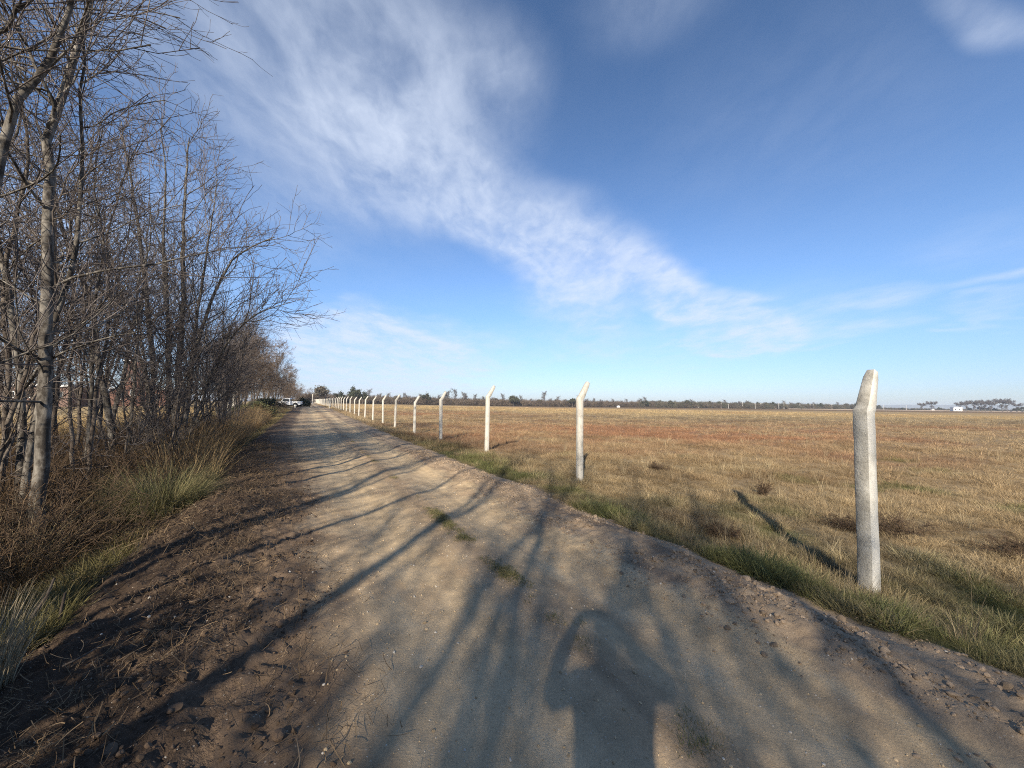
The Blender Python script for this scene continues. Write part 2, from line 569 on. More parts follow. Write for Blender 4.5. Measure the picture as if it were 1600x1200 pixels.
def field_colour(x, y):
    """dry grass zones of the field on the right and of the plot on the left"""
    s, t = xy2st(x, y)
    n1 = fbm(x * .10, y * .16, 101, 4); n2 = fbm(x * .35, y * .5, 111, 3); n3 = fbm(x * .03, y * .05, 121, 3); n4 = fbm(x * 1.1, y * 1.3, 131, 2)
    c = np.broadcast_to(COL['straw'], x.shape + (3,)).copy()
    c = lerp(c, COL['dull'], sstep(-.05, .55, n1) * .85)
    c = lerp(c, COL['pale'], sstep(.05, .6, n2) * .6)
    c = lerp(c, COL['umber'], sstep(.25, .75, -n1 + .4 * n2) * .6)
    redz = bump(y, 25, 11) * bump(x, 9, 13) + .5 * bump(y, 55, 14) * bump(x, -8, 16) + .45 * bump(y, 36, 10) * bump(x, 40, 20)
    c = lerp(c, COL['red'], np.clip(redz * (1.0 + 1.1 * n1 + .5 * n2), 0, .85))
    c = lerp(c, COL['dull'], .55 * bump(y, 47, 12) * (x > -5) * np.clip(.6 + n1, 0, 1))
    d = y * .96 + x * .06
    c = lerp(c, COL['gold'], sstep(58, 85, d + 10 * n3) * .9)
    c = lerp(c, COL['red'] * .85, sstep(-.1, .5, n3) * sstep(60, 110, d) * .35)
    c = lerp(c, COL['umber'] * 1.25, sstep(190, 230, d + 25 * n3) * .85)
    gz = np.clip(bump(t, 4.1, .9) * sstep(30, 4, s) * 1.0 + bump(t, 5.6, 1.2) * sstep(6, 1, s) * .45 + sstep(.35, .8, n2 - .3 * n1) * sstep(22, 6, y) * .75, 0, 1)
    c = lerp(c, COL['green'], np.clip(gz * (.62 + .9 * n4 + .3 * n2), 0, .92))
    lft = sstep(-2, -4.5, t)
    lc = lerp(lerp(np.broadcast_to(COL['umber'], x.shape + (3,)), COL['green'] * .8, sstep(-.2, .4, n2) * .7), COL['gold'], sstep(-7.5, -11, t))
    return lerp(c, lc, lft)


def ground_colour(s, t):
    x, y = st2xy(s, t)
    n1 = fbm(s * .28, t * 2.2, 201, 4); n2 = fbm(s * 1.3, t * 2.6, 211, 4); n5 = fbm(s * .22, t * 9, 215, 3); n3 = fbm(s * .2, t * .6, 221, 3)
    c = np.broadcast_to(COL['tan'], s.shape + (3,)).copy()
    c = lerp(c, COL['grey'], sstep(-.1, .5, n1) * .8)
    c = lerp(c, COL['brown'], sstep(.1, .7, n2 * .6 + n3 * .6) * .6)
    c = lerp(c, COL['tan'] * 1.12, .6 * (bump(t, .85, .33) + bump(t, 2.35, .33)) * np.clip(.7 + n1, 0, 1))
    c = lerp(c, COL['brown'], .6 * bump(t, 1.66 + .05 * n2, .26) + .45 * sstep(.75, .15, t + .2 * n2))
    c = c * (1 + .13 * n5)[..., None]
    L_ = road_left(s)
    c = lerp(c, COL['rough'] * 1.15, sstep(.30, -.15, t - L_ - .18 * n2) * .9)
    c = lerp(c, COL['mulch'], sstep(-.35, -.85, t - L_ + .28 * n2) * .9)
    c = lerp(c, COL['rough'], sstep(.1, .5, n1) * sstep(-.3, -.6, t - L_) * .6)
    b = sstep(2.72, 2.95, t + .12 * n2)
    c = lerp(c, COL['clod'], b * .8)
    c = lerp(c, COL['clodd'], b * sstep(0, .5, n1 + .4 * n2) * .75)
    g = field_colour(x, y) * .80
    fz = sstep(-.1, .25, t - field_edge(s) + .1 * n2)
    c = lerp(c, g, fz)
    c = lerp(c, g, sstep(-1.7, -2.4, t + .3 * n2))
    return c


def lines(a, b, step, lo, hi, g=1.055):
    mid = list(np.arange(a, b + 1e-6, step))
    up, d = [], step
    x = mid[-1]
    while x < hi:
        d *= g; x += d; up.append(x)
    dn, d = [], step
    x = mid[0]
    while x > lo:
        d *= g * 1.02; x -= d; dn.append(x)
    return np.array(dn[::-1] + mid + up)


def build_ground():
    S = lines(-0.2, 8.0, 0.03, -90, 7000, 1.045)
    T = lines(-3.4, 5.2, 0.025, -6000, 7000, 1.06)
    ss, tt = np.meshgrid(S, T, indexing='ij')
    s, t = ss.ravel(), tt.ravel()
    x, y = st2xy(s, t)
    z = height(s, t)
    V = np.stack([x, y, z], 1)
    ns, nt_ = len(S), len(T)
    i, j = np.meshgrid(np.arange(ns - 1), np.arange(nt_ - 1), indexing='ij')
    a = (i * nt_ + j).ravel()
    Q = np.stack([a, a + nt_, a + nt_ + 1, a + 1], 1)
    Q = Q[:, ::-1] if False else Q
    cs, ct = s[Q].mean(1), t[Q].mean(1)
    isroad = (ct > road_left(cs) - .45) & (ct < field_edge(cs))
    isfield = ct >= field_edge(cs)
    col = ground_colour(s, t)
    for name, mask, mat in (('dirt_road', isroad, M_ROAD), ('field_ground', isfield, M_FIELD), ('verge_ground', ~isroad & ~isfield, M_SOIL)):
        q = Q[mask]
        u, inv = np.unique(q.ravel(), return_inverse=True)
        q = inv.reshape(-1, 4)[:, ::-1]
        me = make_mesh(name, V[u], [q], [mat], smooth=True)
        ca = me.attributes.new('gcol', 'FLOAT_COLOR', 'POINT')
        ca.data.foreach_set('color', np.concatenate([col[u], np.ones((len(u), 1))], 1).astype(np.float32).ravel())
        o = link(name, me)
        tag(o, kind='structure')
    # make normals point up
    for n in ('dirt_road', 'field_ground', 'verge_ground'):
        me = bpy.data.objects[n].data
        if me.polygons[0].normal.z < 0:
            me.flip_normals()


build_ground()


def ground_z(x, y, micro=False):
    s, t = xy2st(np.asarray(x, float), np.asarray(y, float))
    return height(s, t, micro)


def gpt(x, y, dz=0.0):
    return (float(x), float(y), float(ground_z(x, y)) + dz)


def gst(s, t, dz=0.0):
    x, y = st2xy(s, t)
    return gpt(x, y, dz)


# ------------------------------------------------------------------ scattering of uncountable stuff
PROTO_SETS = {}


def proto_set(name, meshes):
    col = bpy.data.collections.new(name)
    for k, me in enumerate(meshes):
        o = bpy.data.objects.new('%s_%03d' % (name, k), me)
        col.objects.link(o)
    PROTO_SETS[name] = (col, len(meshes))


def blades(n, h, w, spread, lean, seed, curve=0.6, K=4, hvar=.5, wtip=.2):
    r = np.random.default_rng(seed)
    az = r.uniform(0, 2 * np.pi, n)
    rr = spread * np.sqrt(r.uniform(0, 1, n))
    base = np.stack([rr * np.cos(az), rr * np.sin(az), np.full(n, -.02)], 1)
    la = az + r.normal(0, .9, n)
    le = np.abs(r.normal(lean, lean * .6, n))
    hh = h * (1 - hvar * r.uniform(0, 1, n))
    ww = w * r.uniform(.6, 1.3, n)
    cv = curve * r.uniform(.2, 1.4, n)
    u = np.linspace(0, 1, K)
    ang = le[:, None] + cv[:, None] * u[None] ** 1.5
    ds = (hh / (K - 1))[:, None]
    hx = np.concatenate([np.zeros((n, 1)), np.cumsum(np.sin(ang[:, 1:]) * ds, 1)], 1)
    hz = np.concatenate([np.zeros((n, 1)), np.cumsum(np.cos(ang[:, 1:]) * ds, 1)], 1)
    dirv = np.stack([np.cos(la), np.sin(la)], 1)
    P = np.zeros((n, K, 3))
    P[:, :, 0] = base[:, 0:1] + hx * dirv[:, 0:1]
    P[:, :, 1] = base[:, 1:2] + hx * dirv[:, 1:2]
    P[:, :, 2] = base[:, 2:3] + hz
    fa = r.uniform(0, 2 * np.pi, n)
    side = np.stack([np.cos(fa), np.sin(fa), np.zeros(n)], 1)
    wu = 1 - (1 - wtip) * u ** 1.3
    off = side[:, None] * (ww[:, None] * wu[None])[..., None] * .5
    V = np.stack([P - off, P + off], 2).reshape(-1, 3)
    b = (np.arange(n) * K * 2)[:, None] + (np.arange(K - 1) * 2)[None]
    b = b.ravel()
    Fq = np.stack([b, b + 1, b + 3, b + 2], 1)
    me = make_mesh('tuft', V, [Fq], [M_BLADE])
    at_ = me.attributes.new('blade', 'FLOAT', 'POINT')
    at_.data.foreach_set('value', np.repeat(r.uniform(0, 1, n), K * 2).astype(np.float32))
    return me


def litter_mesh(n, ln, w, spread, seed, mat, thick=True):
    """straws lying on the ground"""
    r = np.random.default_rng(seed)
    V, Fq, bl = [], [], []
    for k in range(n):
        a = r.uniform(0, 2 * np.pi); c = r.normal(0, spread, 2); l = ln * r.uniform(.3, 1.2); K = 4
        u = np.linspace(-.5, .5, K); cv = r.normal(0, .35)
        th = a + cv * u
        px = c[0] + l * u * np.cos(th); py = c[1] + l * u * np.sin(th)
        pz = .006 + r.uniform(0, .05) + u * r.normal(0, .06)
        P = np.stack([px, py, np.abs(pz)], 1)
        sd = np.array([-math.sin(a), math.cos(a), r.normal(0, .6)]); sd /= np.linalg.norm(sd)
        i0 = sum(len(v) for v in V)
        V.append(np.stack([P - sd * w * .5, P + sd * w * .5], 1).reshape(-1, 3))
        b = i0 + np.arange(K - 1) * 2
        Fq.append(np.stack([b, b + 1, b + 3, b + 2], 1)); bl += [r.uniform()] * (2 * K)
    me = make_mesh('litter', np.concatenate(V), [np.concatenate(Fq)], [mat])
    me.attributes.new('blade', 'FLOAT', 'POINT').data.foreach_set('value', np.array(bl, np.float32))
    return me


def stone_mesh(seed):
    import bmesh
    r = random.Random(seed)
    bm = bmesh.new()
    bmesh.ops.create_icosphere(bm, subdivisions=2, radius=1)
    sc = Vector((1, r.uniform(.6, .95), r.uniform(.45, .75)))
    cuts = [Vector((r.gauss(0, 1), r.gauss(0, 1), r.gauss(0, 1))).normalized() for _ in range(7)]
    for v in bm.verts:
        p = v.co.copy()
        for c in cuts:
            d = p.dot(c)
            if d > .68: p -= c * (d - .68)
        p *= 1 + r.gauss(0, .03)
        v.co = Vector((p.x * sc.x, p.y * sc.y, p.z * sc.z + .25))
    me = bpy.data.meshes.new('stone')
    bm.to_mesh(me); bm.free()
    me.materials.append(M_STONE)
    me.attributes.new('blade', 'FLOAT', 'POINT').data.foreach_set('value', np.full(len(me.vertices), .45, np.float32))
    return me


def leaf_mesh(name, n, size, R, lobes, seed, mat, hollow=.35, zmin=0.0, twig=False, tint=None):
    """leaf clumps (or twig dashes) gathered in lobes over an uneven ellipsoid"""
    r = np.random.default_rng(seed)
    d = r.normal(0, 1, (lobes, 3)); d /= np.linalg.norm(d, axis=1)[:, None]
    d[:, 2] = np.abs(d[:, 2]) * 1.0 - .15
    c = d * r.uniform(hollow, .82, (lobes, 1)) * np.array(R)
    k = r.integers(0, lobes, n)
    p = c[k] + r.normal(0, 1, (n, 3)) * np.array(R) * .17 * r.uniform(.5, 1.3, lobes)[k][:, None]
    p[:, 2] += R[2] * .35
    p = p[p[:, 2] > zmin]; n = len(p)
    a = r.normal(0, 1, (n, 3)); a /= np.linalg.norm(a, axis=1)[:, None]
    if twig:
        a[:, 2] = np.abs(a[:, 2]) + .25
        a[:, :2] += .5 * p[:, :2] / max(R[:2]); a /= np.linalg.norm(a, axis=1)[:, None]
    b = np.cross(a, r.normal(0, 1, (n, 3))); b /= np.linalg.norm(b, axis=1)[:, None]
    l = size * r.uniform(.6, 1.5, (n, 1)); w = l * (.09 if twig else .55)
    V = np.stack([p - a * l * .5, p + b * w * .5, p + a * l * .5, p - b * w * .5], 1).reshape(-1, 3)
    i = np.arange(n)[:, None] * 4 + np.arange(4)[None]
    me = make_mesh(name, V, [i], [mat])
    me.attributes.new('blade', 'FLOAT', 'POINT').data.foreach_set('value', np.repeat(r.uniform(0, 1, n) * .6 + .4 * r.uniform(0, 1, lobes)[k[:n]], 4).astype(np.float32))
    if tint is not None:
        tv = np.ones((4 * n, 4), np.float32); tv[:, :3] = tint
        me.attributes.new('tint', 'FLOAT_COLOR', 'POINT').data.foreach_set('color', tv.ravel())
    return me


_gn_cache = {}


def gn_group(pname):
    if pname in _gn_cache: return _gn_cache[pname]
    ng = bpy.data.node_groups.new('scatter_' + pname, 'GeometryNodeTree')
    ng.interface.new_socket('Geometry', in_out='INPUT', socket_type='NodeSocketGeometry')
    ng.interface.new_socket('Geometry', in_out='OUTPUT', socket_type='NodeSocketGeometry')
    N, L = ng.nodes.new, ng.links.new
    gi, go = N('NodeGroupInput'), N('NodeGroupOutput')
    ci = N('GeometryNodeCollectionInfo'); ci.inputs['Collection'].default_value = PROTO_SETS[pname][0]
    ci.inputs['Separate Children'].default_value = True; ci.inputs['Reset Children'].default_value = True
    ip = N('GeometryNodeInstanceOnPoints'); ip.inputs['Pick Instance'].default_value = True

    def attr(nm, ty):
        a = N('GeometryNodeInputNamedAttribute'); a.data_type = ty; a.inputs['Name'].default_value = nm
        return [o for o in a.outputs if o.name == 'Attribute' and o.enabled][0]
    L(gi.outputs[0], ip.inputs['Points']); L(ci.outputs[0], ip.inputs['Instance'])
    L(attr('idx', 'INT'), ip.inputs['Instance Index'])
    L(attr('rot', 'FLOAT_VECTOR'), ip.inputs['Rotation'])
    L(attr('scl', 'FLOAT_VECTOR'), ip.inputs['Scale'])
    L(ip.outputs[0], go.inputs[0])
    _gn_cache[pname] = ng
    return ng


def scatter(name, pname, P, scl, tint, label, seed=1, tilt=.12, zscl=None):
    r = np.random.default_rng(seed)
    n = len(P)
    me = bpy.data.meshes.new(name)
    me.vertices.add(n); me.vertices.foreach_set('co', np.asarray(P, np.float32).ravel())
    rot = np.stack([r.normal(0, tilt, n), r.normal(0, tilt, n), r.uniform(0, 2 * np.pi, n)], 1)
    s3 = np.repeat(np.asarray(scl)[:, None], 3, 1).astype(np.float32)
    if zscl is not None: s3[:, 2] *= zscl
    me.attributes.new('rot', 'FLOAT_VECTOR', 'POINT').data.foreach_set('vector', rot.astype(np.float32).ravel())
    me.attributes.new('scl', 'FLOAT_VECTOR', 'POINT').data.foreach_set('vector', s3.ravel())
    me.attributes.new('idx', 'INT', 'POINT').data.foreach_set('value', r.integers(0, PROTO_SETS[pname][1], n).astype(np.int32))
    tc = np.concatenate([np.clip(tint, 0, 1), np.ones((n, 1))], 1).astype(np.float32)
    me.attributes.new('tint', 'FLOAT_COLOR', 'POINT').data.foreach_set('color', tc.ravel())
    o = link(name, me)
    md = o.modifiers.new('scatter', 'NODES'); md.node_group = gn_group(pname)
    tag(o, label=label, cat='ground cover', kind='stuff')
    return o


def build_ground_cover():
    r = np.random.default_rng(5)
    proto_set('fine_tuft', [blades(36, .20, .0055, .08, .42, k, .9) for k in range(7)])
    proto_set('wide_tuft', [blades(34, .24, .012, .20, .45, 20 + k, .8, K=3) for k in range(5)])
    proto_set('tall_straw', [blades(16, .62, .006, .05, .16, 40 + k, .5, K=5, hvar=.6) for k in range(5)])
    proto_set('litter', [litter_mesh(9, .11, .0032, .12, 60 + k, M_LITTER) for k in range(5)])
    proto_set('stone', [stone_mesh(k) for k in range(6)])
    proto_set('low_green', [blades(30, .09, .005, .06, .55, 80 + k, .7, K=3) for k in range(4)])
    proto_set('weed_stem', [blades(26, .9, .009, .14, .28, 90 + k, .9, K=5, hvar=.75) for k in range(6)])
    proto_set('scrub', [leaf_mesh('scrub', 900, .55, (1.9, 1.9, 1.6), 14, 300 + k, M_LEAFY, twig=True) for k in range(4)])

    # --- the field on the right: more, finer tufts near the camera
    n = 150000
    rr = np.exp(r.uniform(np.log(1.6), np.log(170), n)); a = r.uniform(rad(-42), rad(66), n)
    x, y = rr * np.sin(a), rr * np.cos(a)
    s, t = xy2st(x, y)
    ed = field_edge(s) + .06
    k = (t > ed) & ((t > ed + .25) | (r.uniform(0, 1, n) < .8))
    x, y, rr, s, t = x[k], y[k], rr[k], s[k], t[k]
    z = ground_z(x, y, True)
    P = np.stack([x, y, z], 1)
    tint = field_colour(x + r.normal(0, .12, len(x)), y + r.normal(0, .12, len(x))) * r.uniform(.75, 1.25, (len(x), 1))
    hn = fbm(x * .6, y * .6, 301, 3)
    near = rr < 24
    hn2 = fbm(x * 2.2, y * 2.2, 305, 3)
    sc = (.58 + .34 * np.clip(hn, -.6, 1) + .42 * np.clip(hn2, -.5, 1)) * r.uniform(.7, 1.3, len(x))
    sc = np.maximum(sc, .18)
    tint = tint * (1 + .35 * np.clip(hn2 + .3 * hn, -.8, .8))[:, None]
    sc = sc * np.where(bump(t, 4.0, .5) * (s < 12) > .5, .8, 1)
    sc = sc * (1 + .5 * sstep(2.2, .0, t - field_edge(s))) * (1 + .22 * sstep(10, 4, rr))
    scatter('field_grass', 'fine_tuft', P[near], sc[near] * (1 + .03 * np.clip(rr[near] - 8, 0, 20)), tint[near], 'dry yellow and green grass of the near field beside the track', 11)
    f = ~near
    grow = .85 + .50 * np.log(rr[f] / 24.0)
    scatter('distant_field_grass', 'wide_tuft', P[f], sc[f] * grow, tint[f], 'dry straw coloured grass of the wide field', 12, zscl=.9)
    # taller dry stalks standing out of the field
    n = 2600
    rr = np.exp(r.uniform(np.log(3), np.log(90), n)); a = r.uniform(rad(-38), rad(62), n)
    x, y = rr * np.sin(a), rr * np.cos(a); s, t = xy2st(x, y)
    k = (t > field_edge(s) + .3) & (fbm(x * .25, y * .25, 311, 2) > -.05)
    x, y, rr = x[k], y[k], rr[k]
    tint = lerp(np.broadcast_to(COL['pale'], x.shape + (3,)), COL['dull'], r.uniform(0, 1, len(x)))
    scatter('straw_stalks', 'tall_straw', np.stack([x, y, ground_z(x, y)], 1), r.uniform(.35, .85, len(x)) * (1 + .004 * rr), tint, 'taller dry stalks standing out of the field grass', 13)

    # --- grass strip along the crown of the track
    n = 6000
    s = np.concatenate([r.uniform(.6, 26, 3400), r.uniform(.9, 6, 2600)]); t = 1.70 + .05 * perlin(s * .9, s * 0, 321) + r.normal(0, .05, n)
    dens = fbm(s * 1.1, s * 0 + 4.4, 331, 3)
    gate = np.select([s < .95, s < 1.4, s < 2.3, s < 5.8], [.95, -.1, .9, -.18], .5)
    k = r.uniform(0, 1, n) < sstep(gate - .35, gate + .55, dens + .25 * perlin(s * 5, t * 9, 333)) * .55
    s, t = s[k], t[k]; x, y = st2xy(s, t)
    tint = lerp(np.broadcast_to(COL['green'] * 1.0, s.shape + (3,)), COL['straw'] * .8, r.uniform(0, .7, len(s)))
    scatter('track_grass', 'low_green', np.stack([x, y, height(s, t)], 1), r.uniform(.3, .72, len(s)), tint, 'thin strip of low green grass along the crown of the dirt track', 14)

    # --- clods and gravel
    n = 26000
    s = np.concatenate([r.uniform(.2, 13, n), r.uniform(.2, 9, 12000), r.uniform(.3, 8, 5200)])
    t = np.concatenate([r.normal(3.25, .26, n), r.normal(-.55, .55, 12000), r.uniform(.1, 2.8, 5200)])
    zone = np.concatenate([np.zeros(n), np.ones(12000), np.full(5200, 2)])
    size = np.exp(r.normal(np.log(.0062), .62, len(s)))
    size = np.where(zone == 2, np.exp(r.normal(np.log(.0042), .45, len(s))), size)
    size = np.where(zone == 1, size * 1.15, size)
    size = np.clip(size, .003, .045)
    k = (fbm(s * 1.3, t * 2, 341, 3) > -.15) | (zone == 2)
    k &= (t < field_edge(s) + .1) & ((zone != 1) | (t < road_left(s) + .12))
    s, t, zone, size = s[k], t[k], zone[k], size[k]
    x, y = st2xy(s, t)
    base = np.where((zone == 0)[:, None], COL['clod'] * .98, np.where((zone == 1)[:, None], COL['rough'] * .95, COL['tan'] * 1.05))
    tint = base * r.uniform(.65, 1.3, (len(s), 1))
    white = (r.uniform(0, 1, len(s)) < np.where(zone == 2, .16, .02)) & (size < .014)
    tint[white] = np.array([.55, .5, .42]) * r.uniform(.8, 1.15, (white.sum(), 1))
    scatter('gravel', 'stone', np.stack([x, y, height(s, t) - size * .12], 1), size, tint, 'clods and gravel strewn over the edges of the dirt track', 15, tilt=.5)

    # --- dry litter on the spoil heap
    n = 4200
    s = r.uniform(.3, 16, n); t = r.normal(-.85, .62, n) - .35 * sstep(3, 16, s)
    k = (t < road_left(s) + .2) & (fbm(s * .8, t * 1.2, 351, 3) > -.25)
    s, t = s[k], t[k]; x, y = st2xy(s, t)
    tint = lerp(np.broadcast_to(np.array([.10, .07, .045]), s.shape + (3,)), np.array([.25, .175, .10]), r.uniform(0, 1, len(s)) ** 2)
    scatter('dry_litter', 'litter', np.stack([x, y, height(s, t)], 1), r.uniform(.5, 1.2, len(s)), tint, 'dead straw and broken twigs strewn over the dark spoil', 16)

    # --- grass and weeds under the trees on the left
    n = 42000
    rr = np.exp(r.uniform(np.log(2.0), np.log(75), n)); a = r.uniform(rad(-80), rad(-20), n)
    x, y = rr * np.sin(a), rr * np.cos(a); s, t = xy2st(x, y)
    ed = -1.62 - .25 * sstep(4, 14, s) + .22 * fbm(s * .9, s * 0, 361, 3)
    k = (t < ed) & (t > -16) & (np.hypot(s - 7.4, t + 1.75) > .9)
    x, y, rr, s, t = x[k], y[k], rr[k], s[k], t[k]
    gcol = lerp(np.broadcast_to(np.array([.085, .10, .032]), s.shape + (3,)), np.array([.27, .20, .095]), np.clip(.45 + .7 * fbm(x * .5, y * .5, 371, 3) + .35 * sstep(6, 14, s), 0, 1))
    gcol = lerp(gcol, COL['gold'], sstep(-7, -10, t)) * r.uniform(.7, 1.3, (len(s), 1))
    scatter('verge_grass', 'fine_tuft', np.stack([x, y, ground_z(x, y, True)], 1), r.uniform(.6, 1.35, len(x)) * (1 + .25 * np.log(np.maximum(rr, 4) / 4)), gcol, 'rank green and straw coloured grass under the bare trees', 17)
    n = 9000
    rr = np.exp(r.uniform(np.log(3.2), np.log(80), n)); a = r.uniform(rad(-75), rad(-22), n)
    x, y = rr * np.sin(a), rr * np.cos(a); s, t = xy2st(x, y)
    k = (t < -2.1 - .2 * sstep(4, 14, s) + .3 * fbm(s * .6, s * 0, 381, 2)) & (t > -6.5) & (s > 3.0) & (np.hypot(s - 7.1, t + 1.75) > 1.45)
    x, y, rr, s, t = x[k], y[k], rr[k], s[k], t[k]
    tint = lerp(np.broadcast_to(np.array([.10, .072, .04]), s.shape + (3,)), np.array([.24, .15, .075]), r.uniform(0, 1, len(s)))
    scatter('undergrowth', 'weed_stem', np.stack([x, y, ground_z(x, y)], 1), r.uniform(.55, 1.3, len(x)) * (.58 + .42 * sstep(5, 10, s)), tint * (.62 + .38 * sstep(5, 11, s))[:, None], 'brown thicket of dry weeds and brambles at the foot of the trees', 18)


build_ground_cover()

# ------------------------------------------------------------------ concrete posts
def concrete(name, lo, hi, p0, p1, sc=95, bd=.004):
    m, nt, b = new_mat(name)
    N, L = nt.nodes.new, nt.links.new
    tc = N('ShaderNodeTexCoord')
    oi = N('ShaderNodeObjectInfo')
    va = N('ShaderNodeVectorMath'); va.operation = 'ADD'
    cs = N('ShaderNodeCombineXYZ'); mu = N('ShaderNodeMath'); mu.operation = 'MULTIPLY'; mu.inputs[1].default_value = 37
    L(oi.outputs['Random'], mu.inputs[0]); L(mu.outputs[0], cs.inputs[2])
    L(tc.outputs['Object'], va.inputs[0]); L(cs.outputs[0], va.inputs[1])
    n1 = N('ShaderNodeTexNoise'); n1.inputs['Scale'].default_value = 5; n1.inputs['Detail'].default_value = 8; n1.inputs['Roughness'].default_value = .7
    n2 = N('ShaderNodeTexNoise'); n2.inputs['Scale'].default_value = sc; n2.inputs['Detail'].default_value = 5; n2.inputs['Roughness'].default_value = .7
    L(va.outputs[0], n1.inputs['Vector']); L(va.outputs[0], n2.inputs['Vector'])
    cr = N('ShaderNodeValToRGB')
    e = cr.color_ramp.elements
    e[0].position = p0; e[0].color = (*lo, 1)
    e[1].position = p1; e[1].color = (*hi, 1)
    L(n1.outputs['Fac'], cr.inputs[0])
    pit = N('ShaderNodeMapRange'); pit.inputs['From Min'].default_value = .30; pit.inputs['From Max'].default_value = .46
    pit.inputs['To Min'].default_value = .60; pit.inputs['To Max'].default_value = 1.04
    L(n2.outputs['Fac'], pit.inputs['Value'])
    vs = N('ShaderNodeVectorMath'); vs.operation = 'SCALE'
    L(cr.outputs[0], vs.inputs[0]); L(pit.outputs[0], vs.inputs['Scale'])
    L(vs.outputs[0], b.inputs['Base Color'])
    b.inputs['Roughness'].default_value = .92; b.inputs['Specular IOR Level'].default_value = .1
    bp = N('ShaderNodeBump'); bp.inputs['Distance'].default_value = bd; bp.inputs['Strength'].default_value = .7
    L(n2.outputs['Fac'], bp.inputs['Height']); L(bp.outputs[0], b.inputs['Normal'])

    return m


